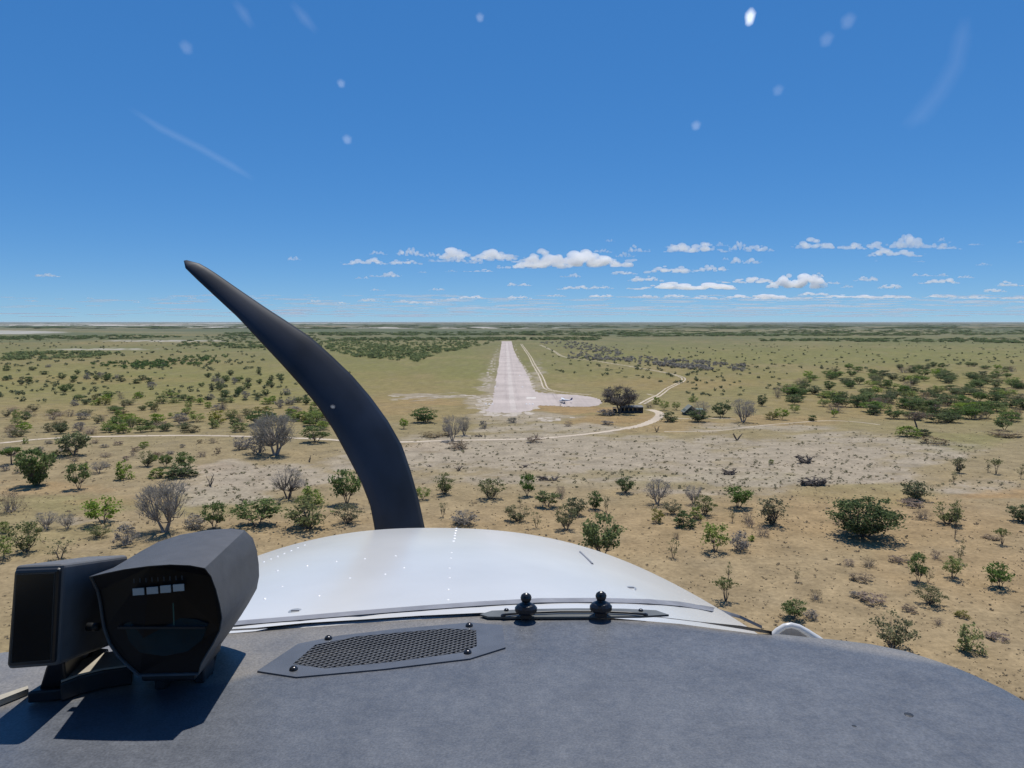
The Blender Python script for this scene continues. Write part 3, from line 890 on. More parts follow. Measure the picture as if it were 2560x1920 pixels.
# --- instruments standing on the glareshield
def build_compass():
    z0 = ZG
    root = empty('compass', W(at_z(420, 1705, z0 + .003)))
    tag(root, 'large black hooded compass with four pale tabs on its dark face', 'compass')
    FR = [(222, 1442), (262, 1433), (310, 1423), (370, 1415), (425, 1411), (475, 1413), (512, 1420), (528, 1440), (541, 1475), (551, 1515), (556, 1545), (550, 1578), (534, 1610), (517, 1638), (503, 1662), (496, 1688), (345, 1692), (317, 1668), (291, 1642), (271, 1612), (257, 1574), (251, 1540), (247, 1510), (240, 1478)]
    BK = [(335, 1400), (352, 1378), (395, 1355), (450, 1337), (520, 1325), (578, 1321), (612, 1326), (632, 1345), (642, 1375), (647, 1410), (648, 1440), (642, 1472), (622, 1508), (602, 1540), (580, 1572), (560, 1600), (400, 1604), (375, 1588), (360, 1570), (350, 1545), (345, 1515), (340, 1485), (337, 1455), (334, 1425)]
    yf, yb = .715, .86
    fr = [W(at_y(x, y, yf - .012 * (1 if k < 7 else 0))) for k, (x, y) in enumerate(FR)]     # the hood overhangs a little
    bk = [W(at_y(x, y, yb)) for x, y in BK]
    md = [a.lerp(b, .5) for a, b in zip(fr, bk)]
    ctr = sum(fr, Vector()) / len(fr)
    inn = [ctr + (p - ctr) * .978 + Vector((0, .001, 0)) for p in fr]
    deep = [ctr + (p - ctr) * .97 + Vector((0, .005, 0)) for p in fr]
    m = MB(); n = len(fr)
    for r in (bk, md, fr, inn, deep): m.v += r
    for i in range(4):
        for k in range(n):
            k2 = (k + 1) % n; m.f.append([i * n + k, i * n + k2, (i + 1) * n + k2, (i + 1) * n + k])
    m.f.append([k for k in range(n)][::-1])
    h = m.build('housing', CHAR_PL, root)
    auto_smooth(h, 32)
    face = MB(); face.v = [p + Vector((0, -.002, 0)) for p in deep]; face.f = [list(range(n))]
    fc = face.build('face', FACE_BL, root)
    tabm = mat_plain('tab_white', (.42, .44, .43), .6, noise=.05)
    for (x0, y0, x1, y1) in ((331, 1472, 359, 1489), (366, 1469, 394, 1486), (400, 1465, 426, 1483), (432, 1462, 459, 1479)):
        yy = yf - .0105
        q = [W(at_y(x0, y0, yy)), W(at_y(x1, y0 - 2, yy)), W(at_y(x1 + 1, y1 - 2, yy)), W(at_y(x0 + 1, y1, yy))]
        m = MB(); m.prism(q, (0, .001, 0)); m.build('tab', tabm, fc)
    glm = mat_plain('lens_teal_reflection', (.012, .03, .036), .08, .6, noise=.3, scale=20)  # teal put into the lens colour as a bluish reflection
    lens = MB(); q = [(310, 1560), (350, 1548), (420, 1542), (490, 1548), (520, 1560), (505, 1600), (470, 1628), (410, 1640), (350, 1632), (322, 1602)]
    lens.prism([W(at_y(x, y, yf - .001)) for x, y in q], (0, .003, 0)); lens.build('lens', glm, fc)
    m = MB(); m.box(W(at_y(434, 1535, yf - .0105)), (.0009, .0008, .022)); m.build('lubber_line', mat_plain('lubber_teal', (.03, .09, .07), .5), fc)
    m = MB(); m.box(W(at_y(405, 1568, yf - .002)), (.086, .004, .0022)); m.build('dial_ledge', BLACK_PL, fc)
    for i in range(9):                                            # short graduations on the dial
        m = MB(); m.box(W(at_y(335 + i * 15, 1452 - i * 1.0, yf - .0105)), (.0006, .0006, .0042)); m.build('graduation', mat_plain('graduation_grey', (.05, .06, .07), .6) if 'graduation_grey' not in bpy.data.materials else bpy.data.materials['graduation_grey'], fc)
    m = MB(); a = W(at_y(248, 1567, yf + .02)); m.tube([a, a + Vector((-.012, 0, 0))], .0042, 10); m.build('trim_knob', BLACK_PL, root, smooth=True)
    # neck and bracket feet
    m = MB(); neck = [W(at_y(x, y, yf + .015)) for x, y in ((350, 1670), (490, 1668), (486, 1704), (352, 1706))]; m.prism(neck, (0, .07, 0)); bevel(m.build('neck', BLACK_PL, root), .003)
    for px in (402, 500):
        c = at_z(px, 1722 if px < 450 else 1706, z0 + .001); m = MB(); m.box(W(c) + Vector((0, .012, .013)), (.011, .03, .026)); bevel(m.build('foot', BLACK_PL, root), .002)
    m = MB(); m.tube([W(at_y(548, 1600, .80)), W(at_y(538, 1640, .80)), W(at_y(530, 1672, .79)), W(at_z(528, 1684, z0 + .002))], .0016, 6); m.build('cable', BLACK_PL, root, smooth=True)


build_compass()


def build_left_box():
    z0 = ZG
    root = empty('panel_instrument', W(at_z(130, 1740, z0 + .003)))
    tag(root, 'narrow black box instrument with upright screen, left of the hooded compass', 'instrument')
    yf, yb = .70, .86
    F4 = [(36, 1414), (160, 1409), (146, 1664), (16, 1674)]
    B4 = [(170, 1398), (330, 1388), (300, 1570), (165, 1600)]
    fr = [at_y(x, y, yf) for x, y in F4]; bk = [at_y(x, y, yb) for x, y in B4]
    # keep the box square: back face is the front face pushed along the aircraft's axis
    w = at_y(322, 1387, .83) - fr[1]
    bk = [p + w for p in fr]
    m = MB(); m.loft([[W(p) for p in bk], [W(p) for p in fr]])
    b = m.build('housing', mat_plain('box_sunlit_plastic', (.12, .12, .122), .6, .4, noise=.1, scale=60), root); bevel(b, .004, 3)  # charcoal lightened on this housing to stand in for sun on its side
    c = sum(fr, Vector()) / 4
    sc = [c + (p - c) * .93 + Vector((0, -.0035, 0)) for p in fr]
    m = MB(); m.prism([W(p) for p in sc], (0, .006, 0)); bz = m.build('bezel', BLACK_PL, root); bevel(bz, .003)
    si = [c + Vector(((p.x - c.x) * .74, -.0042, (p.z - c.z) * .84)) for p in fr]
    so = [c + Vector(((p.x - c.x) * .77, -.0040, (p.z - c.z) * .855)) for p in fr]
    m = MB(); m.prism([W(p) for p in so], (0, .003, 0)); m.build('screen_rim', mat_plain('rim_grey', (.035, .036, .036), .5), bz)
    m = MB(); m.prism([W(p) for p in si], (0, .003, 0)); m.build('screen', mat_plain('dark_screen', (.006, .008, .009), .18, .5, noise=.3, scale=15), bz)
    # pedestal
    m = MB(); t0 = [at_y(x, y, .76) for x, y in ((120, 1660), (205, 1628), (190, 1690), (118, 1705))]
    base = [at_z(x, y, z0 + .012) for x, y in ((78, 1735), (190, 1725), (178, 1752), (70, 1756))]
    top = [at_y(x, y, yy) for x, y, yy in ((115, 1665, .71), (160, 1655, .71), (235, 1612, .80), (190, 1615, .80))]
    bot = [at_z(x, y, z0 + .010) for x, y in ((95, 1728), (165, 1722), (230, 1680), (160, 1684))]
    m.loft([[W(p) for p in bot], [W(p) for p in top]]); bevel(m.build('pedestal', BLACK_PL, root), .002)
    m = MB(); q = [at_z(x, y, z0 + .002) for x, y in ((68, 1760), (165, 1750), (245, 1700), (150, 1708))]
    m.prism([W(p) for p in q], (0, 0, .012)); bevel(m.build('base_plate', BLACK_PL, root), .002)
    m = MB(); q = [at_y(x, y, yy) for x, y, yy in ((212, 1640, .79), (246, 1642, .80), (255, 1685, .80), (205, 1690, .79))]
    m.prism([W(p) for p in q], (0, .02, 0)); m.build('bracket', mat_plain('bracket_grey', (.14, .135, .13), .6), root)


build_left_box()


def build_shelf():
    """dark tray with a pale upper face that both instruments share"""
    z0 = ZG
    root = empty('mounting_tray', W(at_z(260, 1735, z0 + .003)))
    tag(root, 'dark curved tray with pale beige top, under the two instruments', 'tray')
    top = mat_plain('tray_beige', (.36, .33, .27), .8, .3, noise=.15)  # beige for the upper face and edge strip, paler than the body
    P = [(152, 1757), (200, 1738), (260, 1723), (330, 1713), (335, 1672), (300, 1674), (250, 1683), (205, 1700), (165, 1725)]
    h = .020
    bot = [at_z(x, y, z0 + .002) for x, y in P]
    m = MB(); m.prism([W(p) for p in bot], (0, 0, h)); bevel(m.build('tray_body', BLACK_PL, root), .002)
    c = sum(bot, Vector()) / len(bot)
    m = MB(); m.prism([W(c + (p - c) * .97) + Vector((0, 0, h + .0005)) for p in bot], (0, 0, .002)); m.build('tray_top', top, root)
    # left strip of the same tray leaving the frame
    P = [(-90, 1790), (0, 1764), (72, 1735), (70, 1728), (0, 1752), (-90, 1776)]
    m = MB(); m.prism([W(at_z(x, y, z0 + .002)) for x, y in P], (0, 0, .006)); m.build('tray_edge', top, root)


build_shelf()


# ------------------------------------------------------------------ vegetation
nrng = np.random.default_rng(11)


def crown_pts(shape, k, r):
    """clump centres in a unit tree (diameter 1, height 1)"""
    out = []
    while len(out) < k:
        a = r.uniform(0, 2 * math.pi); u = r.random(); z = r.random()
        if shape == 'round': zz = .34 + .6 * z; R = .46 * math.sqrt(max(0, 1 - ((zz - .62) / .40) ** 2)); lo = .25
        elif shape == 'vase': zz = .14 + .80 * z; R = (.07 + .42 * min(1, zz / .62) ** 1.15) * (1 if zz < .7 else math.sqrt(max(0.05, 1 - ((zz - .7) / .3) ** 2))); lo = .0
        elif shape == 'flat': zz = .66 + .26 * z; R = .47 * math.sqrt(max(0, 1 - ((zz - .72) / .26) ** 2)); lo = .1
        elif shape == 'shrub': zz = .10 + .8 * z; R = .46 * math.sqrt(max(0.03, 1 - ((zz - .34) / .62) ** 2)); lo = .15
        elif shape == 'spread': zz = .17 + .75 * z; R = .48 * (min(1, zz / .45) ** .7) * math.sqrt(max(0.02, 1 - ((zz - .52) / .48) ** 2)); lo = .15
        elif shape == 'open': zz = .36 + .56 * z; R = .48 * (min(1, zz / .5) ** .6) * math.sqrt(max(0.02, 1 - ((zz - .60) / .40) ** 2)); lo = .3
        elif shape == 'thin': zz = .30 + .64 * z; R = .36 * math.sqrt(max(0.05, 1 - ((zz - .62) / .42) ** 2)); lo = 0
        elif shape == 'low': zz = .1 + .7 * z; R = .47; lo = 0
        rr = R * (lo + (1 - lo) * math.sqrt(u))
        out.append((rr * math.cos(a), rr * math.sin(a), zz))
    return out


def proto(seed, shape, clumps=34, leaves=34, leaf=.05, spread=.075, stems=3, trunk=.16, twigs=0, wood_r=.016, lean=.0, drop=0.0):
    r = random.Random(seed)
    C = crown_pts(shape, clumps, r)
    if shape in ('round', 'spread', 'flat') and r.random() < .9:          # uneven outline: bite a sector out of the crown
        a0 = r.uniform(0, 6.28)
        C = [c for c in C if not (abs((math.atan2(c[1], c[0]) - a0 + 3.14) % 6.28 - 3.14) < .5 and c[2] > .45 and r.random() < .7)]
    wood = MB()
    st = []
    for i in range(stems):
        a = 6.28 * i / stems + r.uniform(-.5, .5); sp = .05 if stems > 1 else 0
        top = Vector((math.cos(a) * sp * 2.2 + lean * .1, math.sin(a) * sp * 2.2, trunk * r.uniform(.9, 1.3)))
        b = Vector((math.cos(a) * sp * .5, math.sin(a) * sp * .5, -.01))
        wood.tube([b, b.lerp(top, .5) + Vector((r.uniform(-.015, .015), r.uniform(-.015, .015), 0)), top], [wood_r * 1.25, wood_r, wood_r * .85], 5, False)
        st.append(top)
    for c in C:
        p = Vector(c); t = min(st, key=lambda q: (q - p).length + r.uniform(0, .1))
        m = t.lerp(p, .55) + Vector((r.uniform(-.04, .04), r.uniform(-.04, .04), -.05 * (shape != 'vase') + r.uniform(-.02, .02)))
        wood.tube([t, m, p], [wood_r * .55, wood_r * .36, wood_r * .12], 4, False)
    v = []; f = []

    def quad(p, s, nrm):
        n_ = Vector(nrm).normalized(); a = n_.orthogonal().normalized(); q = Matrix.Rotation(r.uniform(0, 6.28), 3, n_) @ a; w = n_.cross(q)
        b = len(v); k = r.uniform(.45, .8)
        v.extend([p + q * s, p + w * s * k, p - q * s * .8, p - w * s * k]); f.append([b, b + 1, b + 2, b + 3])
    for c in C:
        if r.random() < drop: continue
        cs = spread * r.uniform(.6, 1.25)
        for _ in range(int(leaves * r.uniform(.5, 1.4))):
            p = Vector(c) + Vector((r.gauss(0, cs), r.gauss(0, cs), r.gauss(0, cs * .62)))
            if p.z < .02: continue
            quad(p, leaf * r.uniform(.5, 1.15), (r.gauss(0, .7), r.gauss(0, .7), r.gauss(.5, .7)))
    tw = MB()
    for c in C:
        for _ in range(twigs):
            p = Vector(c) + Vector((r.gauss(0, .05), r.gauss(0, .05), r.gauss(0, .04)))
            d = Vector((p.x * 1.2 + r.gauss(0, .35), p.y * 1.2 + r.gauss(0, .35), .35 + r.gauss(0, .35))).normalized()
            L = r.uniform(.06, .15); q = p - d * L * .3; e = p + d * L
            s_ = d.orthogonal().normalized() * wood_r * .20; b = len(v)
            v.extend([q - s_, q + s_, e]); f.append([b, b + 1, b + 2])
    return (wood.v, wood.f), (v, f)


WM = {}


def make_proto(key, leafmat, bark, **kw):
    (wv, wf), (lv, lf) = proto(**kw)
    wm = mk_mesh('trunk', wv, wf, bark, True); lm = mk_mesh('crown', lv, lf, LEAF[leafmat])
    WM[key] = (wm, lm)


for i in range(3):
    make_proto(('round', i), 'green', BARK, seed=10 + i, shape='round', stems=3, trunk=.2, clumps=36, leaves=34)
    make_proto(('spread', i), 'olive', BARK, seed=20 + i, shape='spread', stems=5, trunk=.10, clumps=44, leaves=30, leaf=.042)
    make_proto(('shrub', i), 'dark', BARK, seed=30 + i, shape='shrub', stems=5, trunk=.06, clumps=32, leaves=30, leaf=.06)
    make_proto(('bare', i), 'grey', BARKL, seed=40 + i, shape='open', stems=4, trunk=.18, clumps=50, leaves=4, leaf=.03, twigs=17, wood_r=.022)
    make_proto(('bareshrub', i), 'brown', BARKL, seed=50 + i, shape='shrub', stems=6, trunk=.06, clumps=44, leaves=7, leaf=.034, twigs=16, wood_r=.016)
    make_proto(('bright', i), 'bright', BARK, seed=60 + i, shape='round', stems=3, trunk=.22, clumps=30, leaves=32)
    make_proto(('brightshrub', i), 'bright', BARK, seed=70 + i, shape='shrub', stems=4, trunk=.06, clumps=28, leaves=32, leaf=.06)
    make_proto(('thin', i), 'olive', BARK, seed=80 + i, shape='thin', stems=2, trunk=.3, clumps=16, leaves=16, leaf=.045, wood_r=.02)
    make_proto(('low', i), 'brown', BARKL, seed=90 + i, shape='low', stems=7, trunk=.05, clumps=30, leaves=18, leaf=.06, twigs=14, wood_r=.012)
    make_proto(('dark', i), 'dark', BARK, seed=100 + i, shape='spread', stems=4, trunk=.10, clumps=46, leaves=34, leaf=.048)
    make_proto(('greyshrub', i), 'grey', BARKL, seed=110 + i, shape='shrub', stems=5, trunk=.07, clumps=36, leaves=22, leaf=.05, twigs=10)
    make_proto(('yellow', i), 'yellow', BARK, seed=120 + i, shape='shrub', stems=4, trunk=.08, clumps=26, leaves=28, leaf=.06)
make_proto(('vase', 0), 'green', BARK, seed=5, shape='vase', stems=7, trunk=.12, clumps=90, leaves=40, leaf=.04, spread=.06)
make_proto(('vase', 1), 'olive', BARK, seed=6, shape='vase', stems=5, trunk=.16, clumps=44, leaves=26, leaf=.045)
make_proto(('flat', 0), 'green', BARK, seed=7, shape='flat', stems=1, trunk=.5, clumps=34, leaves=34, leaf=.05, spread=.07, wood_r=.03)
make_proto(('flat', 1), 'olive', BARK, seed=8, shape='flat', stems=4, trunk=.4, clumps=26, leaves=22, leaf=.05, spread=.06)
make_proto(('gnarl', 0), 'brown', BARK, seed=9, shape='flat', stems=1, trunk=.55, clumps=30, leaves=12, leaf=.04, spread=.07, twigs=14, wood_r=.035, lean=1.5)
make_proto(('big', 0), 'dark', BARK, seed=14, shape='spread', stems=6, trunk=.10, clumps=110, leaves=46, leaf=.030, spread=.06, wood_r=.014)
make_proto(('bigbare', 0), 'grey', BARKL, seed=15, shape='open', stems=3, trunk=.22, clumps=80, leaves=3, leaf=.02, twigs=20, wood_r=.026)
make_proto(('bigbare', 1), 'grey', BARK, seed=16, shape='open', stems=3, trunk=.22, clumps=64, leaves=2, leaf=.02, twigs=14, wood_r=.022)
make_proto(('fullgrey', 0), 'greydark', BARK, seed=17, shape='round', stems=2, trunk=.24, clumps=80, leaves=26, leaf=.03, twigs=18, wood_r=.026, spread=.06)
NAME = {'round': 'leafy_tree', 'spread': 'spreading_tree', 'shrub': 'dark_shrub', 'bare': 'bare_tree', 'bareshrub': 'bare_shrub', 'bright': 'bright_green_tree', 'brightshrub': 'bright_green_shrub',
        'thin': 'sapling', 'low': 'brush', 'dark': 'thorn_tree', 'greyshrub': 'grey_shrub', 'yellow': 'yellow_shrub', 'vase': 'vase_tree', 'flat': 'umbrella_tree', 'gnarl': 'gnarled_tree',
        'big': 'thorn_tree', 'bigbare': 'bare_tree', 'fullgrey': 'grey_tree'}
CAT = {k: ('tree' if 'tree' in v or v == 'sapling' else 'shrub') for k, v in NAME.items()}
CAT['low'] = 'brush'
_use = {}


def plant(kind, px, py, hpx, wpx, label, group=None, var=None):
    """a plant whose foot is at photo pixel (px, py); heights and widths measured in photo pixels there"""
    g = gnd(px, py); dist = math.sqrt(g.x ** 2 + g.y ** 2 + CAMH ** 2)
    dep = g.y * CP + CAMH * SP
    ca = math.cos(math.atan2(CAMH, g.y))
    h = hpx * dep / FPX / max(.8, ca); w = wpx * dep / FPX * 1.06
    n = len([k for k in WM if k[0] == kind])
    i = var if var is not None else _use.get(kind, 0) % n
    _use[kind] = _use.get(kind, 0) + 1
    wm, lm = WM[(kind, i)]
    e = empty(NAME[kind], (g.x, g.y, 0), rnd.uniform(0, 6.28), (w, w, h))
    tag(e, label, CAT[kind], group)
    for nm, me in (('trunk', wm), ('crown', lm)):
        o = bpy.data.objects.new(nm, me); COL.objects.link(o); o.parent = e
    return e


G_S = 'scattered trees and shrubs of the savanna'
PLANTS = [
    # right foreground
    ('round', 1847, 1270, 50, 64, 'round green tree on several bare stems, below the pale bare patch', None),
    ('vase', 1930, 1312, 60, 72, 'grey-green vase-shaped tree beside the round many-stemmed tree', 1),
    ('bareshrub', 1905, 1340, 26, 42, 'brown leafless shrub at the foot of the grey-green vase tree', None),
    ('bareshrub', 1876, 1318, 18, 26, 'small brown twiggy shrub left of the grey-green vase tree', None),
    ('bright', 1787, 1380, 64, 62, 'bright green small tree right of the cowling, alone in dry grass', None),
    ('greyshrub', 1849, 1376, 46, 48, 'grey bush just right of the bright green small tree', None),
    ('brightshrub', 1878, 1352, 12, 18, 'tiny yellow-green shrub behind the grey bush', None),
    ('big', 2158, 1342, 92, 148, 'largest spreading dark green thorn tree on the right-hand plain', 0),
    ('bareshrub', 2093, 1312, 16, 24, 'tiny brown shrub left of the largest dark thorn tree', None),
    ('dark', 2288, 1250, 44, 62, 'dark green bushy tree above a low brown shrub, right of the pale patch', None),
    ('low', 2278, 1264, 14, 52, 'low dark brush in front of the bushy tree right of the pale patch', None),
    ('bareshrub', 2306, 1298, 26, 48, 'brown dome-shaped shrub right of the largest thorn tree', None),
    ('spread', 2368, 1310, 50, 64, 'olive spreading tree behind a tall thin sapling at right', None),
    ('thin', 2387, 1347, 92, 26, 'tall thin sapling with bare stem in front of the olive spreading tree', None),
    ('dark', 2552, 1304, 40, 52, 'dark tree cut by the right edge of the picture', None),
    ('flat', 2505, 1362, 38, 34, 'little umbrella-shaped green tree with dark shade beside it', 1),
    ('low', 2478, 1347, 9, 34, 'flat brown brush left of the little umbrella-shaped tree', None),
    ('thin', 2398, 1408, 54, 24, 'tall upright bare sapling behind a small green tree at right', None),
    ('bright', 2382, 1446, 48, 48, 'small green tree in front of the tall upright bare sapling', None),
    ('round', 2295, 1456, 64, 46, 'upright green tree with a twiggy sapling at its right', None),
    ('thin', 2320, 1456, 34, 28, 'short twiggy sapling at the right of the upright green tree', None),
    ('round', 2500, 1471, 52, 58, 'round olive tree with dark shade near the right edge', None),
    ('spread', 2324, 1511, 42, 64, 'olive flat-topped bush with a thick dark shade below it', None),
    ('spread', 2230, 1620, 78, 88, 'large grey-green bush just above the rim of the glareshield', None),
    ('brightshrub', 2425, 1628, 60, 58, 'green bush with dark shade, nearest to the lower right corner', None),
    ('thin', 1991, 1455, 26, 20, 'small green sapling alone on the dry plain right of the cowling', None),
    ('thin', 1821, 1451, 42, 20, 'slim sapling directly behind the right shoulder of the cowling', None),
    ('flat', 1814, 1503, 52, 58, 'small flat-topped tree on thin stems close to the cowling seam', 1),
    ('round', 1984, 1547, 40, 62, 'pale green bush behind the white air scoop', None),
    ('greyshrub', 2028, 1547, 20, 32, 'small grey shrub right of the pale green bush behind the scoop', None),
    ('bareshrub', 2040, 1499, 22, 40, 'brown round shrub above the white air scoop', None),
    ('bareshrub', 2172, 1416, 22, 42, 'brown shrub below the largest thorn tree, right one of a pair', None),
    ('bareshrub', 2122, 1413, 15, 34, 'brown shrub below the largest thorn tree, left one of a pair', None),
    ('low', 2154, 1451, 16, 46, 'dark low brush below the pair of brown shrubs', None),
    ('bareshrub', 2340, 1397, 20, 30, 'brown shrub left of the tall upright bare sapling', None),
    ('bareshrub', 2346, 1561, 16, 27, 'small brown shrub between the large grey-green bush and the lower right bush', None),
    ('low', 2273, 1528, 14, 34, 'low brown brush left of the olive flat-topped bush', None),
    ('yellow', 2407, 1543, 15, 32, 'low yellowish shrub right of the olive flat-topped bush', None),
    ('low', 2493, 1597, 14, 44, 'wide low brush right of the lower right green bush', None),
    ('greyshrub', 2136, 1492, 13, 26, 'tiny grey shrub above the large grey-green bush', None),
    ('low', 2182, 1507, 22, 54, 'broad dead-looking brush above the large grey-green bush', None),
    ('low', 2246, 1405, 15, 38, 'low brush left of the upright green tree', None),
    ('bareshrub', 1690, 1346, 14, 24, 'tiny brown shrub left of the bright green small tree', None),
    ('thin', 1683, 1395, 44, 36, 'twiggy pale shrub between the cowling and the bright green small tree', None),
    # behind the cowling
    ('spread', 1110, 1235, 50, 50, 'half-bare bush just right of the propeller blade root', None),
    ('spread', 1226, 1247, 48, 62, 'grey-green dome bush above the middle of the cowling', None),
    ('round', 1318, 1241, 50, 38, 'upright green bush right of the grey-green dome bush', None),
    ('round', 1369, 1266, 36, 54, 'green bush with a yellowish top, lower right of the upright bush', None),
    ('bareshrub', 1402, 1244, 30, 28, 'leafless twiggy bush beside the yellowish-topped bush', None),
    ('dark', 1564, 1232, 44, 40, 'dark green small tree standing alone above the cowling', None),
    ('dark', 1486, 1273, 42, 34, 'dark upright bush between two thin saplings above the cowling', None),
    ('thin', 1516, 1282, 40, 22, 'thin pale sapling right of the dark upright bush', None),
    ('dark', 1438, 1288, 40, 48, 'dark bush mixed with twigs left of the dark upright bush', None),
    ('spread', 1416, 1325, 62, 48, 'tall olive shrub on thin stems right above the cowling crest', None),
    ('spread', 1295, 1302, 36, 58, 'flat olive bush on thin stems over the cowling crest', None),
    ('thin', 1301, 1268, 32, 13, 'single bare pole-like sapling above the flat olive bush', None),
    ('greyshrub', 1162, 1312, 34, 62, 'grey thicket bush touching the cowling crest', None),
    ('thin', 1341, 1320, 38, 28, 'thin-stemmed shrub right of the flat olive bush', None),
    ('thin', 1107, 1293, 34, 26, 'small green sapling near the blade root', None),
    ('bright', 1056, 1250, 28, 34, 'pale green shrub half hidden by the propeller blade', None),
    ('round', 1503, 1402, 104, 98, 'big soft green bush rising behind the right side of the cowling', None),
    ('bare', 1644, 1260, 62, 68, 'grey half-leafless tree left of the round many-stemmed tree', None),
    ('bare', 1734, 1261, 48, 42, 'twiggy bare tree between the grey tree and the round tree', None),
    ('spread', 1762, 1287, 46, 48, 'olive bush at the right foot of the twiggy bare tree', None),
    ('spread', 1680, 1284, 32, 42, 'olive bush at the left foot of the twiggy bare tree', None),
    ('shrub', 1714, 1316, 34, 54, 'dark low bush in front of the twiggy bare tree', None),
    ('brightshrub', 1738, 1298, 30, 32, 'green shrub behind the dark low bush', None),
    ('yellow', 1643, 1306, 32, 32, 'yellowish shrub left of the dark low bush', None),
    ('bareshrub', 1870, 1306, 30, 38, 'brown twiggy shrub under the round many-stemmed tree', None),
    ('thin', 1831, 1305, 30, 20, 'small bare sapling under the round many-stemmed tree', None),
    ('brightshrub', 1928, 1161, 13, 14, 'single tiny green shrub on the pale bare patch', None),
    # around the camp
    ('bare', 1858, 1056, 60, 62, 'bare tree with many pale stems right of the chalet', None),
    ('dark', 1804, 1043, 44, 42, 'dark leafy tree between chalet and the many-stemmed bare tree', None),
    ('dark', 1748, 1054, 30, 50, 'dark bush in front of the chalet', None),
    ('bare', 1752, 1044, 42, 44, 'bare tree against the right side of the chalet', None),
    ('shrub', 1673, 1054, 25, 40, 'dark round shrub right of the bend in the dirt road', None),
    ('bright', 1660, 1026, 24, 24, 'bright green small tree left of the chalet, nearer the road', None),
    ('bright', 1690, 1025, 20, 22, 'bright green small tree left of the chalet, nearer the chalet', None),
    ('brightshrub', 1733, 1005, 16, 24, 'green tree top behind the chalet roof', None),
    ('brightshrub', 1642, 1011, 19, 20, 'green shrub beside the fork of the vehicle track', None),
    ('fullgrey', 1550, 1033, 66, 90, 'large grey leafless tree over the long dark shelter', 0),
    ('greyshrub', 1515, 1038, 16, 46, 'grey thicket left of the large leafless tree by the shelter', None),
    ('bareshrub', 1622, 1020, 16, 30, 'brown shrub at the right end of the long dark shelter', None),
    ('dark', 1904, 1015, 28, 24, 'dark narrow tree at the left tip of the right-hand thicket', None),
    ('bareshrub', 1943, 995, 26, 24, 'grey-brown bush in the left part of the right-hand thicket', None),
    ('bright', 1955, 1049, 28, 32, 'vivid green small tree on pale stems below the right-hand thicket', None),
    ('yellow', 1927, 1048, 20, 36, 'yellow shrub beside the vivid green small tree', None),
    ('round', 1984, 1012, 24, 34, 'round green bush at the left of the right-hand thicket', None),
    ('bright', 1986, 1032, 20, 24, 'small lime tree below the round green bush', None),
    ('shrub', 2030, 1052, 15, 24, 'dark green shrub at the lower edge of the right-hand thicket', None),
    ('bright', 2085, 1043, 20, 18, 'lime-green slender tree at the lower edge of the right-hand thicket', None),
    ('greyshrub', 1518, 1061, 10, 34, 'flat grey brush left of the dirt road below the apron', None),
    ('bareshrub', 1420, 1066, 14, 22, 'leafless shrub on the orange grass below the apron', None),
    # right edge
    ('gnarl', 2294, 1076, 48, 56, 'gnarled tree with a bent bare trunk at the right-hand thicket', 0),
    ('brightshrub', 2272, 1092, 27, 54, 'green bush at the foot of the gnarled tree, left side', None),
    ('shrub', 2306, 1089, 17, 38, 'dark bush at the foot of the gnarled tree, right side', None),
    ('low', 2336, 1110, 20, 58, 'black heap of dead brush below the gnarled tree', None),
    ('vase', 2397, 1182, 36, 30, 'little vase-shaped green tree on the bare ground at right', 1),
    ('flat', 2490, 1185, 36, 26, 'small flat-crowned tree right of the little vase-shaped tree', 1),
    ('thin', 2470, 1180, 32, 20, 'thin sapling left of the small flat-crowned tree', None),
    ('thin', 2384, 1208, 28, 20, 'bare sapling below the little vase-shaped tree', None),
    ('thin', 2552, 1197, 34, 24, 'sapling cut by the right edge above the orange grass', None),
    ('round', 2510, 1076, 32, 44, 'dark green tree over a brush heap near the right edge', None),
    ('low', 2512, 1090, 13, 74, 'long grey brush heap near the right edge', None),
    # left foreground
    ('vase', 93, 1214, 78, 70, 'dense green vase-shaped tree with a long shadow at the left edge', 0),
    ('flat', 29, 1161, 36, 42, 'small umbrella tree above the dense vase-shaped tree', 0),
    ('round', 185, 1139, 52, 64, 'bushy green tree beside the dirt road at left', None),
    ('round', 197, 1223, 54, 44, 'sparse green tree on a thin stem right of the dense vase-shaped tree', None),
    ('brightshrub', 310, 1198, 40, 36, 'yellow-green bush at the edge of the left clearing', None),
    ('bare', 246, 1182, 30, 42, 'brown leafless tree above the left clearing', None),
    ('brightshrub', 396, 1194, 20, 38, 'low yellow-green bush joined to a dark thicket on the left clearing', None),
    ('shrub', 448, 1192, 26, 72, 'dark low thicket at the tip of the left clearing', None),
    ('round', 467, 1174, 36, 42, 'green tree behind the dark low thicket', None),
    ('round', 414, 1168, 28, 30, 'green bush behind the low yellow-green bush', None),
    ('spread', 367, 1166, 34, 34, 'olive bush left of the green bush behind the clearing', None),
    ('bright', 258, 1310, 54, 78, 'wide low tree with bright green top and grey twigs', None),
    ('bigbare', 413, 1330, 120, 128, 'large grey bare tree above the hooded compass', 0),
    ('bare', 116, 1322, 42, 58, 'leafless grey tree left of the bright-topped tree, bigger of two', None),
    ('bare', 169, 1322, 38, 44, 'leafless grey tree left of the bright-topped tree, smaller of two', None),
    ('spread', 64, 1379, 64, 68, 'green multi-stemmed tree above the box instrument', None),
    ('brightshrub', 9, 1333, 24, 26, 'green shrub cut by the left edge above the box instrument', None),
    ('bright', 6, 1402, 50, 46, 'green tree cut by the left edge beside the box instrument', None),
    ('bareshrub', 26, 1281, 54, 68, 'brown leafless bush at the left edge below the vase-shaped tree', None),
    ('spread', 249, 1342, 26, 44, 'sparse olive shrub below the bright-topped tree', None),
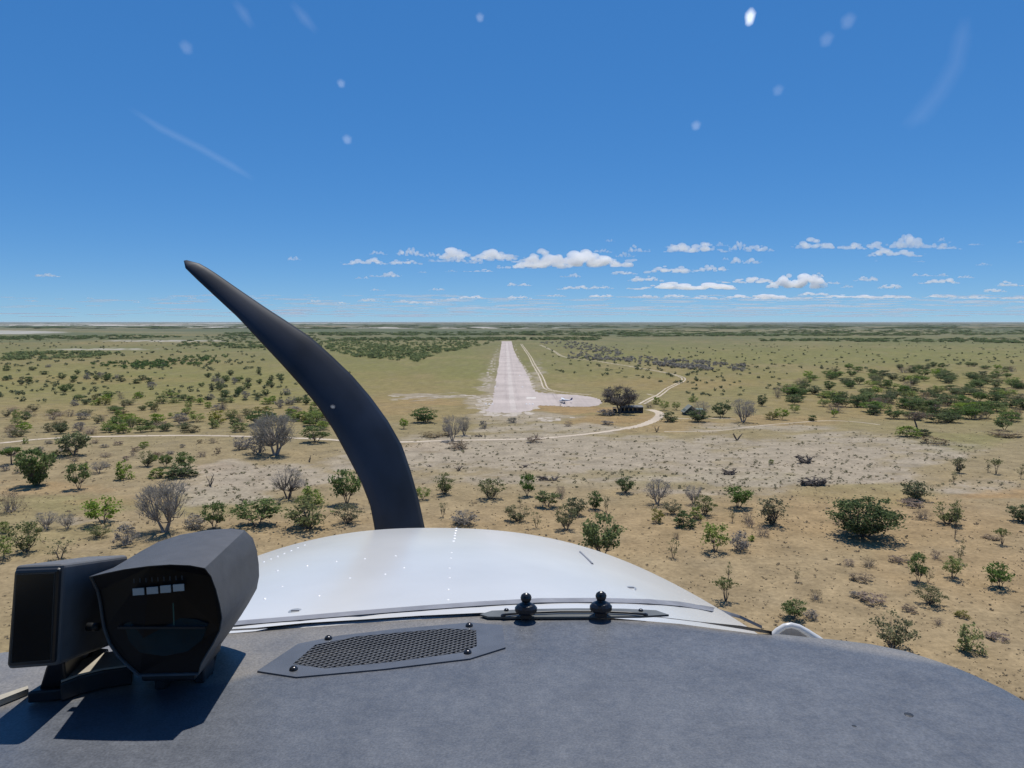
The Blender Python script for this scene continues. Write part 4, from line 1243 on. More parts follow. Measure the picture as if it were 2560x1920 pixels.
    ('thin', 150, 1398, 40, 60, 'twiggy olive shrub right above the box instrument', None),
    ('round', 535, 1322, 54, 50, 'green bush right of the large grey bare tree', None),
    ('greyshrub', 488, 1318, 30, 50, 'grey shrub between the large bare tree and the compass hood', None),
    ('greyshrub', 316, 1362, 44, 50, 'grey-green shrub left of the compass hood', None),
    ('round', 640, 1316, 52, 92, 'green bush behind the top of the compass hood', None),
    ('spread', 772, 1322, 66, 108, 'wide olive thicket bush left of the blade root', None),
    ('brightshrub', 778, 1264, 44, 50, 'yellow-green shrub above the wide olive thicket bush', None),
    ('spread', 869, 1308, 42, 58, 'olive bush just left of the blade root', None),
    ('round', 867, 1260, 72, 66, 'full green bush left of the blade, tallest there', None),
    ('bigbare', 721, 1247, 76, 90, 'slender bare tree with forked stems left of the blade', 1),
    ('bigbare', 689, 1138, 102, 112, 'great bare tree with a thick trunk beside the dirt road', 0),
    ('greyshrub', 643, 1134, 40, 52, 'dark grey bush at the left foot of the great bare tree', None),
    ('greyshrub', 600, 1124, 30, 34, 'brown-grey bush two steps left of the great bare tree', None),
    ('round', 790, 1106, 34, 60, 'green shrub row behind the great bare tree', None),
    ('yellow', 545, 1058, 34, 46, 'brightest yellow-green bush left of the blade', None),
    ('dark', 655, 1062, 42, 66, 'dark green bush behind the great bare tree', None),
    ('bright', 786, 1066, 40, 42, 'green bush touching the left edge of the blade', None),
    # centre
    ('dark', 1064, 1056, 38, 62, 'dark thicket with a brown top below the runway, left of two bare trees', None),
    ('bare', 1131, 1102, 64, 52, 'tall bare tree with forked pale trunk by the dirt road', None),
    ('bare', 1160, 1089, 50, 36, 'smaller bare tree behind the tall forked one by the road', None),
    ('low', 1144, 1121, 19, 54, 'dark brush heap under the tall forked bare tree', None),
    ('greyshrub', 1208, 1071, 20, 20, 'dark grey shrub below the runway threshold', None),
    ('greyshrub', 1281, 1057, 14, 26, 'low grey shrub just below the runway end', None),
    ('bright', 1010, 1072, 26, 24, 'bright green small tree right of the blade', None),
    ('low', 1090, 1090, 12, 70, 'brown low brush between the blade and the tall forked bare tree', None),
    ('low', 1335, 1105, 16, 38, 'brush heap on the dirt road edge in the middle', None),
]
for k, x, y, h, w, lab, var in PLANTS:
    q = 1.0 if 'bare' in k else 1.18 if y > 1100 and x < 1000 else 1.08 if y > 1180 else 1.0        # crowns are fuller on the near left
    plant(k, x, y, h * q, w * q, lab, G_S, var)


# --- thickets: plants filled into an outline in the photograph
def fill(poly, n, mind, seed):
    r = random.Random(seed); out = []
    xs = [p[0] for p in poly]; ys = [p[1] for p in poly]; tries = 0
    while len(out) < n and tries < n * 60:
        tries += 1
        p = (r.uniform(min(xs), max(xs)), r.uniform(min(ys), max(ys)))
        if not inside(p, poly): continue
        if any(abs(p[0] - q[0]) < mind and abs(p[1] - q[1]) < mind * .33 for q in out): continue
        out.append(p)
    return sorted(out, key=lambda p: p[1])


ORD = ['first', 'second', 'third', 'fourth', 'fifth', 'sixth', 'seventh', 'eighth', 'ninth', 'tenth', 'eleventh', 'twelfth', 'thirteenth', 'fourteenth', 'fifteenth', 'sixteenth', 'seventeenth', 'eighteenth', 'nineteenth', 'twentieth']


def ordinal(i):
    return ORD[i] if i < 20 else 'twenty-%s' % ORD[i - 20] if i < 29 else 'thirtieth'


def thicket(poly, n, mind, kinds, hm, wm_, label, group, seed, rows=5):
    r = random.Random(seed); P = fill(poly, n, mind, seed); per = max(1, math.ceil(len(P) / rows)); RN = ('back', 'second', 'third', 'fourth', 'fifth', 'sixth', 'front')
    for k in range(0, len(P), per):
        row = sorted(P[k:k + per]); cnt = {}; ri = k // per; rn = 'back' if ri == 0 else 'front' if k + per >= len(P) else RN[ri]
        for x, y in row:
            kd = r.choice(kinds); ppm = (y - 804) / CAMH; cnt[kd] = cnt.get(kd, 0) + 1
            plant(kd, x, y, r.uniform(*hm) * ppm, r.uniform(*wm_) * ppm, '%s %s from the left, %s row of the %s' % (ordinal(cnt[kd] - 1), ADJ[kd], rn, label), group)


ADJ = {'dark': 'dark thorn tree', 'round': 'green leafy tree', 'bright': 'lime-green tree', 'bareshrub': 'brown leafless shrub', 'greyshrub': 'grey shrub', 'shrub': 'dark shrub', 'spread': 'olive bush',
       'brightshrub': 'bright green shrub', 'bare': 'grey bare tree', 'low': 'low brush', 'yellow': 'yellow-green shrub', 'thin': 'thin sapling'}
thicket([(1960, 985), (2010, 945), (2090, 925), (2200, 920), (2300, 918), (2440, 915), (2560, 925), (2560, 1060), (2450, 1050), (2350, 1062), (2250, 1055), (2150, 1040), (2060, 1028), (1990, 1010)], 185, 10,
        ['dark', 'dark', 'round', 'shrub', 'spread', 'bareshrub', 'dark', 'round', 'round', 'bright'], (3.8, 6.4), (7, 12), 'right-hand thicket', 'right-hand thicket', 21, 7)
thicket([(0, 1030), (200, 1000), (420, 985), (560, 1000), (760, 1000), (840, 1040), (860, 1075), (600, 1080), (400, 1085), (100, 1085), (0, 1100)], 115, 13,
        ['brightshrub', 'greyshrub', 'round', 'spread', 'bright', 'yellow', 'bareshrub', 'dark', 'brightshrub'], (2.6, 5.2), (4, 8.5), 'left scrub above the road', 'left-hand scrub', 22, 6)
thicket([(0, 1110), (250, 1105), (560, 1100), (560, 1140), (420, 1150), (260, 1170), (0, 1195)], 40, 16,
        ['bareshrub', 'spread', 'brightshrub', 'low', 'greyshrub'], (1.2, 2.6), (2, 4.5), 'left scrub below the road', 'scrub below the left road', 23)
thicket([(480, 945), (600, 935), (730, 935), (740, 985), (640, 1000), (520, 1000)], 30, 15, ['dark', 'greyshrub', 'dark'], (3.5, 6), (4, 7), 'dark clump beside the blade', 'dark clump left of the blade', 24)
thicket([(0, 925), (130, 915), (200, 935), (330, 945), (430, 965), (200, 985), (0, 965)], 24, 16, ['dark', 'dark', 'greyshrub', 'shrub'], (3.5, 6), (4.5, 8), 'far left dark clump', 'far left dark clump', 25)

# --- far bushes nobody could count: joined into stuff
_fb = {}


def clump_tpl(kind, seed, n=26, s=.20):
    r = np.random.default_rng(seed)
    c = r.normal(0, 1, (n, 3)); c /= np.linalg.norm(c, axis=1)[:, None]; c *= r.random((n, 1)) ** .4
    c[:, 0] *= .46; c[:, 1] *= .46; c[:, 2] = .42 + c[:, 2] * .46
    a = r.normal(0, 1, (n, 3)); a /= np.linalg.norm(a, axis=1)[:, None]
    b = np.cross(a, r.normal(0, 1, (n, 3))); b /= np.linalg.norm(b, axis=1)[:, None]
    q = np.stack([c + a * s, c + b * s * .7, c - a * s, c - b * s * .7], 1)
    q[..., 2] = np.maximum(q[..., 2], 0.0)
    return q.reshape(-1, 3)


TPL = [clump_tpl('x', i) for i in range(8)]


def stuff_bushes(name, label, pts, mat):
    """pts: (x, y, width, height) in metres"""
    r = np.random.default_rng(len(pts)); vs = []
    for x, y, w, h in pts:
        t = TPL[r.integers(8)]; a = r.uniform(0, 6.28); ca, sa = math.cos(a), math.sin(a)
        q = np.empty_like(t); q[:, 0] = (t[:, 0] * ca - t[:, 1] * sa) * w + x; q[:, 1] = (t[:, 0] * sa + t[:, 1] * ca) * w + y; q[:, 2] = t[:, 2] * h
        vs.append(q)
    V = np.concatenate(vs); Fq = np.arange(len(V)).reshape(-1, 4)
    me = np_mesh(name, V, Fq, mat); o = bpy.data.objects.new(name, me); COL.objects.link(o)
    tag(o, label, 'vegetation', kind='stuff'); return o


def belt(poly, n, hm, wm_, seed):
    r = random.Random(seed); out = []
    xs = [p[0] for p in poly]; ys = [p[1] for p in poly]
    while len(out) < n:
        p = (r.uniform(min(xs), max(xs)), r.uniform(min(ys), max(ys)))
        if not inside(p, poly): continue
        if vn1(p) < r.random() * .8: continue
        g = gnd(*p); out.append((g.x, g.y, r.uniform(*wm_), r.uniform(*hm)))
    return out


def vn1(p):
    return float(fbm(np.array([p[0] / 55.0]), np.array([p[1] / 9.0]), 2)[0]) * 1.3 - .1


stuff_bushes('grey_scrub_belt', 'belt of grey-green scrub crossing the plain right of the runway',
             belt([(1340, 858), (1420, 852), (1540, 868), (1560, 890), (1700, 900), (1862, 912), (1862, 930), (1740, 926), (1640, 915), (1560, 905), (1420, 897), (1400, 885), (1480, 878), (1400, 870)], 420, (2.2, 4.2), (3.5, 7), 1), LEAF['grey'])
stuff_bushes('green_woodland', 'green woodland left of the far end of the runway',
             belt([(800, 850), (960, 848), (1250, 848), (1230, 860), (1180, 868), (1100, 885), (1040, 905), (960, 900), (880, 892), (820, 875)], 900, (2.5, 5), (5, 11), 2), LEAF['green'])
stuff_bushes('dark_scrub_line', 'line of dark scrub on the left plain', belt([(200, 912), (360, 904), (470, 892), (580, 890), (575, 905), (450, 918), (330, 925)], 130, (2.5, 4.5), (4, 8), 3), LEAF['dark'])
stuff_bushes('green_hedge', 'bright green strip of bushes far left', belt([(0, 885), (100, 882), (250, 880), (310, 884), (230, 894), (100, 900), (0, 902)], 170, (3, 5.5), (6, 12), 4), LEAF['green'])
stuff_bushes('scattered_far_bushes', 'countless small bushes dotted over the far plain',
             belt([(0, 850), (800, 846), (830, 900), (600, 930), (0, 920)], 260, (1.8, 3.8), (3, 7), 5) + belt([(1350, 862), (2560, 856), (2560, 915), (2050, 925), (1900, 930), (1700, 960), (1380, 930)], 400, (1.2, 3.2), (2, 5.5), 6)
             + belt([(0, 930), (900, 925), (880, 1000), (0, 1010)], 170, (1.4, 3.2), (2, 5), 7) + belt([(1700, 935), (2000, 925), (1960, 990), (1700, 990)], 50, (1.2, 2.6), (2, 4), 8), LEAF['dark'])
stuff_bushes('far_woodland', 'dark green woodland bands below the horizon',
             belt([(560, 832), (1500, 829), (1500, 838), (560, 840)], 420, (3, 6), (18, 45), 9) + belt([(0, 841), (320, 838), (520, 842), (300, 848), (0, 850)], 260, (3, 5.5), (12, 26), 10)
             + belt([(500, 838), (800, 836), (800, 868), (600, 872), (430, 866)], 330, (2.6, 5), (8, 16), 11) + belt([(1300, 826), (2560, 824), (2560, 838), (1500, 842), (1300, 838)], 600, (3, 6), (20, 60), 12)
             + belt([(1900, 848), (2560, 845), (2560, 858), (2200, 855), (1900, 853)], 260, (3, 5), (12, 24), 13) + belt([(820, 846), (1500, 844), (1500, 851), (820, 852)], 300, (3, 6), (12, 26), 14)
             + belt([(0, 806), (2560, 806), (2560, 822), (0, 822)], 700, (4, 8), (60, 260), 15), LEAF['dark'])


# --- dry tussocks and litter over the near plain
def tussocks():
    r = np.random.default_rng(5); n = 30000
    px = r.uniform(-60, 2620, n); dyp = 235 + (r.random(n) ** 0.9) * 760
    keep = (fbm(px / 60, dyp / 22, 3) > r.uniform(.3, .62, n)) & (r.random(n) < .5)
    px = px[keep]; py = 804 + dyp[keep]
    u = (px - 1280) / FPX; v = (py - 960) / FPX
    dyw = CP - v * SP; dz = -SP - v * CP; t = -CAMH / dz
    X = u * t; Y = dyw * t; n = len(X)
    s = r.uniform(.12, .42, n) * np.clip(Y / 190, .55, 1) * np.where(r.random(n) < .08, 1.7, 1); vs = []
    for k in range(5):
        a = r.uniform(0, 6.28, n); c, q = np.cos(a) * s, np.sin(a) * s; h = s * r.uniform(.35, .8, n); o = r.normal(0, .25, (n, 2)) * s[:, None]
        vs.append(np.stack([np.stack([X + o[:, 0] - c * .5, Y + o[:, 1] - q * .5, np.zeros(n)], 1), np.stack([X + o[:, 0] + c * .5, Y + o[:, 1] + q * .5, np.zeros(n)], 1),
                            np.stack([X + o[:, 0] * 2 + c * .3, Y + o[:, 1] * 2, h], 1), np.stack([X + o[:, 0] * 2 - c * .4, Y + o[:, 1] * 2, h * .8], 1)], 1))
    V = np.concatenate(vs).reshape(-1, 3); Fq = np.arange(len(V)).reshape(-1, 4)
    me = np_mesh('dry_tussocks', V, Fq, STRAW); ob = bpy.data.objects.new('dry_tussocks', me); COL.objects.link(ob)
    tag(ob, 'dry grass tussocks sprinkled over the near plain', 'grass', kind='stuff')


tussocks()


def tufts():
    r = np.random.default_rng(15); P = []
    while len(P) < 1300:
        px, py = r.uniform(300, 2560), r.uniform(1040, 1260)
        w = max((st * (1 - ((px - cx) / rx) ** 2 - ((py - cy) / ry) ** 2)) for cx, cy, rx, ry, st in PALE)
        if w > .05 and vn1((px * 1.6, py * 1.4)) > r.random() * .8:
            g = gnd(px, py); sz = r.uniform(.5, 1.6); P.append((g.x, g.y, sz, sz * r.uniform(.25, .5)))
    global TPL
    keep = TPL; TPL = [clump_tpl('t', 50 + i, 7, .3) for i in range(8)]
    stuff_bushes('grey_tufts', 'low grey-olive tufts dotting the pale bare ground', P, LEAF['tuft'])
    TPL = keep


tufts()


# --- dead wood
def deadwood(name, px, py, hpx, wpx, label, seed, n=6, flat=False, vee=False):
    r = random.Random(seed); g = gnd(px, py); dep = g.y * CP + CAMH * SP; k = dep / FPX
    H = hpx * k; Wd = wpx * k; m = MB()
    for i in range(n):
        a = r.uniform(0, 6.28)
        if vee:
            tip = Vector(((-.5 if i % 2 else .5) * Wd * r.uniform(.7, 1), r.uniform(-.1, .1) * Wd, H * r.uniform(.7, 1.05))); b = Vector((r.uniform(-.06, .06) * Wd, 0, -.05))
        elif flat:
            b = Vector((math.cos(a) * Wd * .5 * r.random(), math.sin(a) * Wd * .3 * r.random(), .05)); tip = b + Vector((math.cos(a + 1.8) * Wd * .45, math.sin(a + 1.8) * Wd * .3, r.uniform(.1, 1) * H))
        else:
            b = Vector((r.uniform(-.1, .1) * Wd, r.uniform(-.1, .1) * Wd, -.05)); tip = Vector((math.cos(a) * Wd * .5, math.sin(a) * Wd * .4, H * r.uniform(.35, 1.05)))
        mid = b.lerp(tip, .5) + Vector((r.uniform(-.12, .12) * Wd, 0, r.uniform(-.05, .15) * H)); rad = max(.07, .05 * Wd) * r.uniform(.7, 1.2)
        m.tube([g + b, g + mid, g + tip], [rad * 1.2, rad, rad * .35], 6)
        for _ in range(3):
            s = mid.lerp(tip, r.random()); m.tube([g + s, g + s + Vector((r.gauss(0, .18) * Wd, r.gauss(0, .12) * Wd, r.uniform(-.05, .3) * H))], [rad * .4, rad * .1], 4)
    o = m.build(name, BARK, None, loc=(g.x, g.y, 0)); tag(o, label, 'dead wood', 'dead wood on the bare ground'); return o


deadwood('dead_snag', 1843, 1101, 20, 24, 'dark V-shaped dead snag on the bare ground below the footpath', 1, 4, vee=True)
deadwood('dead_snag', 525, 1216, 29, 24, 'pale Y-shaped stump on the grey clearing at left', 2, 3, vee=True)
deadwood('dead_snag', 1146, 1177, 15, 26, 'black leaning dead branch right of the blade', 3, 5)
deadwood('dead_snag', 773, 1155, 18, 14, 'upright broken stump left of the blade', 4, 5)
deadwood('dead_snag', 1640, 1080, 16, 16, 'broken stump below the bend in the road', 5, 5)
deadwood('dead_snag', 1340, 1096, 14, 12, 'twisted stump in the brush heap beside the road', 6, 4, vee=True)
deadwood('dead_snag', 1213, 1096, 16, 7, 'thin dead post between road and runway', 7, 3)
deadwood('fallen_branches', 2012, 1158, 18, 44, 'heap of black fallen branches on the pale patch', 8, 12, flat=True)
deadwood('fallen_branches', 2000, 1144, 8, 28, 'smaller black branches behind the heap on the pale patch', 9, 7, flat=True)
deadwood('fallen_branches', 2030, 1212, 18, 68, 'wide brown brushwood heap at the lower rim of the pale patch', 10, 22, flat=True)
deadwood('fallen_branches', 1822, 1186, 14, 42, 'flat brushwood heap left on the pale patch', 11, 12, flat=True)
deadwood('fallen_log', 1311, 1168, 8, 30, 'dark fallen log in the middle of the bare ground', 12, 5, flat=True)
deadwood('fallen_log', 1370, 1200, 9, 48, 'long broken log below the middle of the bare ground', 13, 7, flat=True)
deadwood('fallen_log', 1198, 1092, 7, 26, 'fallen log left of the thin dead post', 14, 5, flat=True)
deadwood('fallen_log', 1074, 1167, 6, 18, 'short log close to the blade', 15, 4, flat=True)

# ------------------------------------------------------------------ airstrip things
def parked_aircraft():
    g = gnd(1411, 1007.5); th = math.pi + .12                      # nose towards -x
    root = empty('parked_aircraft', (g.x, g.y, 0)); tag(root, 'small white high-wing aircraft with blue stripe parked on the apron', 'aircraft')
    R = Matrix.Rotation(th, 3, 'Z')

    def T(x, y, z): return Vector((g.x, g.y, 0)) + R @ Vector((x, y, z))
    wp = mat_plain('aircraft_white', (.78, .78, .78), .3, noise=.03); bl = mat_plain('aircraft_navy', (.03, .05, .16), .35, noise=.1); gl = mat_plain('aircraft_glass', (.02, .025, .03), .1)
    ty = mat_plain('tyre_rubber', (.02, .02, .02), .8)
    prof = [(3.1, .12, .14, 1.35), (3.0, .38, .36, 1.35), (2.4, .52, .48, 1.38), (1.5, .58, .62, 1.55), (.6, .58, .72, 1.65), (-.5, .56, .70, 1.64), (-1.8, .36, .44, 1.6), (-3.4, .18, .24, 1.62), (-4.6, .07, .12, 1.68)]
    m = MB(); m.loft([[T(x, math.cos(2 * math.pi * k / 14) * w, z + math.sin(2 * math.pi * k / 14) * h) for k in range(14)] for x, w, h, z in prof]); fu = m.build('fuselage', wp, root, True)
    for s in (-1, 1):
        m = MB(); m.loft([[T(x, s * (w + .012), z + .02) for x, w, h, z in prof[1:8]] + [T(x, s * (w + .012), z - .16) for x, w, h, z in prof[7:0:-1]], [T(x, s * (w + .03), z + .02) for x, w, h, z in prof[1:8]] + [T(x, s * (w + .03), z - .16) for x, w, h, z in prof[7:0:-1]]])
        m.build('stripe', bl, fu)
        for x0, x1 in ((.35, 1.15), (-.75, .2)):
            m = MB(); m.box(T((x0 + x1) / 2, s * .55, 2.0), ((x1 - x0), .06, .42), R); m.build('window', gl, fu)
        m = MB(); ch = [(.95, 0), (.7, .10), (0, .13), (-.7, .02), (-.7, -.01), (.7, -.06)]
        m.loft([[T(x * sc + .5 + off, s * y, 2.36 + z * sc + dz) for x, z in ch] for y, sc, dz, off in ((.0, 1, 0, 0), (3.0, 1, .08, 0), (5.4, .72, .16, -.05))]); m.build('wing', wp, root)
        m = MB(); m.tube([T(.65, s * .52, 1.05), T(.6, s * 2.7, 2.40)], .06, 6); m.build('wing_strut', wp, root)
        m = MB(); m.loft([[T(x - 4.2, s * y, 1.70 + z) for x, z in ((.6, 0), (.2, .05), (-.5, 0), (.2, -.04))] for y in (.05,)] + [[T(x * .7 - 4.3, s * 1.9, 1.70 + z * .6) for x, z in ((.6, 0), (.2, .05), (-.5, 0), (.2, -.04))]]); m.build('tailplane', wp, root)
        m = MB(); m.tube([T(.0, s * .4, 1.05), T(-.05, s * 1.2, .32)], .07, 6); lg = m.build('gear_leg', wp, root)
        m = MB(); m.tube([T(-.05, s * 1.15, .28), T(-.05, s * 1.33, .28)], .28, 14); m.build('wheel', ty, lg)
    m = MB(); m.box(T(1.35, 0, 2.02), (.4, .9, .4), R); m.build('windscreen', gl, fu)
    m = MB(); m.loft([[T(x, y, z) for x, z in ((-3.2, 1.8), (-4.6, 1.7), (-5.0, 3.1), (-4.45, 3.15))] for y in (-.05, .05)]); m.build('tail_fin', bl, root)
    m = MB(); m.tube([T(2.5, 0, 1.0), T(2.55, 0, .3)], .06, 6); lg = m.build('gear_leg', wp, root)
    m = MB(); m.tube([T(2.55, -.09, .25), T(2.55, .09, .25)], .25, 14); m.build('wheel', ty, lg)
    m = MB(); m.box(T(3.2, 0, 1.35), (.05, .16, 2.0), R @ Matrix.Rotation(.5, 3, 'X')); m.build('propeller', ty, root)


parked_aircraft()


def marker(px, py, label, w=1.3):
    g = gnd(px, py); m = MB(); n = 8
    m.loft([[Vector((g.x, g.y, 0)) + Vector((math.cos(2 * math.pi * k / n) * r, math.sin(2 * math.pi * k / n) * r, z)) for k in range(n)] for r, z in ((w * .5, .0), (w * .5, .12), (w * .28, .42), (w * .1, .62))])
    o = m.build('runway_marker', mat_plain('marker_white', (.78, .77, .74), .7, noise=.08) if 'marker_white' not in bpy.data.materials else bpy.data.materials['marker_white'], None, loc=(g.x, g.y, 0))
    tag(o, label, 'marker', 'white runway markers')


for i, (x, y) in enumerate(((1215, 1011), (1223, 1011), (1231, 1011))):
    marker(x, y, 'white marker left of the runway threshold, %s of three' % ('outermost', 'middle', 'innermost')[i])
for i, (x, y) in enumerate(((1316, 1011), (1324, 1011), (1332, 1011))):
    marker(x, y, 'white marker right of the runway threshold, %s of three' % ('innermost', 'middle', 'outermost')[i])
marker(1238, 968, 'white edge marker on the left of the runway')
marker(1306, 968, 'white edge marker on the right of the runway')
marker(1299, 939, 'white edge marker farther along the right of the runway')
sheet('painted_strip', jag([(1316, 993), (1340, 993), (1340, 997), (1315, 997)], .8), mat_dirt('white_wash', (.55, .51, .46)), .075)


def shelter():
    a = gnd(1553, 1032); b = gnd(1608, 1033); L = b.x - a.x; y0 = (a.y + b.y) / 2; dp = 5.0
    root = empty('open_shelter', ((a.x + b.x) / 2, y0, 0)); tag(root, 'long low dark shelter with flat roof under the grey tree', 'shelter')
    dk = mat_plain('shelter_dark_net', (.035, .04, .05), .8, noise=.3, scale=2); wd = mat_plain('shelter_post', (.10, .08, .065), .9, noise=.3); rf = mat_plain('shelter_roof', (.15, .15, .145), .8, noise=.25, scale=2)
    cx = (a.x + b.x) / 2
    m = MB(); m.loft([[Vector((cx - L / 2 - .3, y0 - .4, 3.0)), Vector((cx + L / 2 + .3, y0 - .4, 3.0)), Vector((cx + L / 2 + .3, y0 + dp + .3, 3.5)), Vector((cx - L / 2 - .3, y0 + dp + .3, 3.5))],
                      [Vector((cx - L / 2 - .3, y0 - .4, 3.15)), Vector((cx + L / 2 + .3, y0 - .4, 3.15)), Vector((cx + L / 2 + .3, y0 + dp + .3, 3.65)), Vector((cx - L / 2 - .3, y0 + dp + .3, 3.65))]]); m.build('roof', rf, root)
    n = 6
    for i in range(n):
        x = cx - L / 2 + L * i / (n - 1)
        for yy in (y0, y0 + dp):
            m = MB(); m.tube([Vector((x, yy, -.05)), Vector((x, yy, 3.05 if yy == y0 else 3.45))], .11, 8); m.build('post', wd, root)
    for i in range(n - 1):
        x = cx - L / 2 + L * (i + .5) / (n - 1); w = L / (n - 1) - .3
        m = MB(); m.box((x, y0 + .05, .62), (w, .06, 1.2)); m.build('lower_panel', dk, root)
        m = MB(); m.box((x, y0 + dp - .05, 1.5), (w, .06, 3.0)); m.build('back_panel', dk, root)
        m = MB(); m.box((x, y0 + .05, 2.72), (w, .05, .42)); m.build('upper_panel', dk, root)
    for sx in (-1, 1):
        m = MB(); m.box((cx + sx * L / 2, y0 + dp / 2, 1.5), (.08, dp - .3, 3.0)); m.build('end_panel', dk, root)


shelter()


def chalet():
    c = gnd(1728, 1038); s = 3.0
    root = empty('tented_chalet', (c.x, c.y, 0)); tag(root, 'dark green tented chalet with steep pale gable roof behind bushes', 'chalet')
    cv = mat_plain('canvas_green', (.05, .075, .065), .9, noise=.25, scale=1); th = mat_plain('roof_pale', (.17, .18, .155), .9, noise=.3, scale=1.5); dk = mat_plain('door_dark', (.02, .025, .03), .8)
    hw, dp, e, r = 3.3, 6.0, 2.2, 5.0
    x, y = c.x, c.y
    m = MB(); m.loft([[Vector((x - hw, yy, 0)), Vector((x + hw, yy, 0)), Vector((x + hw, yy, e)), Vector((x, yy, r - .35)), Vector((x - hw, yy, e))] for yy in (y, y + dp)]); w = m.build('wall', cv, root)
    for sx in (-1, 1):
        o = [Vector((x + sx * (hw + .7), 0, e - .75)), Vector((x, 0, r)), Vector((x, 0, r - .22)), Vector((x + sx * (hw + .7), 0, e - .97))]
        m = MB(); m.loft([[p + Vector((0, yy, 0)) for p in o] for yy in (y - .8, y + dp + .8)]); m.build('roof_slope', th, root)
    m = MB(); m.box((x, y - .04, 1.1), (1.6, .06, 2.2)); m.build('door', dk, w)
    for sx in (-1, 1):
        m = MB(); m.box((x + sx * 2.6, y - .04, 1.3), (1.3, .06, 1.1)); m.build('window', dk, w)
    c2 = gnd(1752, 1036)
    root = empty('ablution_hut', (c2.x, c2.y + 3, 0)); tag(root, 'small lean-to hut with green roof right of the chalet', 'hut')
    m = MB(); m.box((c2.x, c2.y + 3, 1.15), (3.0, 2.6, 2.3)); w = m.build('wall', cv, root)
    m = MB(); m.box((c2.x, c2.y + 2.9, 2.5), (3.5, 3.2, .14), Matrix.Rotation(.14, 3, 'X')); m.build('roof', mat_plain('hut_roof', (.16, .22, .17), .6, noise=.15), root)
    m = MB(); m.box((c2.x, c2.y + 1.68, 1.0), (.8, .05, 1.9)); m.build('door', dk, w)


chalet()


def truck():
    g = gnd(1537, 1030); x, y = g.x, g.y
    root = empty('safari_vehicle', (x, y, 0)); tag(root, 'dark open safari vehicle parked left of the shelter', 'vehicle')
    bd = mat_plain('vehicle_green', (.03, .04, .04), .4, noise=.15); ty = bpy.data.materials['tyre_rubber']; gl = bpy.data.materials['aircraft_glass']; cv = mat_plain('canopy_tan', (.30, .28, .24), .9, noise=.1)
    m = MB(); m.loft([[Vector((x + a, y + yy, z)) for a, z in ((-.95, .5), (.95, .5), (.95, h), (-.95, h))] for yy, h in ((-2.2, .95), (-1.0, 1.1), (-.9, 1.25), (2.1, 1.25))]); b = bevel(m.build('body', bd, root), .05)
    m = MB(); m.box((x, y - .85, 1.55), (1.6, .05, .55), Matrix.Rotation(-.25, 3, 'X')); m.build('windscreen', gl, root)
    m = MB(); m.box((x, y + .7, 2.25), (1.95, 3.0, .07)); m.build('canopy', cv, root)
    for a in (-.88, .88):
        for yy in (-.7, 2.0):
            m = MB(); m.tube([Vector((x + a, y + yy, 1.1)), Vector((x + a, y + yy, 2.25))], .035, 6); m.build('canopy_post', bd, root)
        for yy in (-1.45, 1.35):
            m = MB(); m.tube([Vector((x + a - .12, y + yy, .4)), Vector((x + a + .12, y + yy, .4))], .4, 14); m.build('wheel', ty, root)
        m = MB(); m.dome((x + a * .75, y - 2.2, .78), .11, .05, (0, -1, 0), 10); m.build('headlight', gl, root)
    for yy in (.1, .9, 1.7):
        m = MB(); m.box((x, y + yy, 1.45), (1.6, .5, .35)); m.build('seat', bd, root)


truck()


# ------------------------------------------------------------------ clouds
def mat_cloud(name, dens):
    m = bpy.data.materials.new(name); m.use_nodes = True; n = m.node_tree.nodes; l = m.node_tree.links
    n.remove(n['Principled BSDF']); v = n.new('ShaderNodeVolumeScatter')
    v.inputs['Color'].default_value = (.995, .995, .995, 1); v.inputs['Density'].default_value = dens; v.inputs['Anisotropy'].default_value = .55
    l.new(v.outputs[0], n['Material Output'].inputs['Volume'])
    return m


CLOUD_M = mat_cloud('cloud_vapour', .008)
THIN_M = mat_cloud('thin_cloud_vapour', .0014)


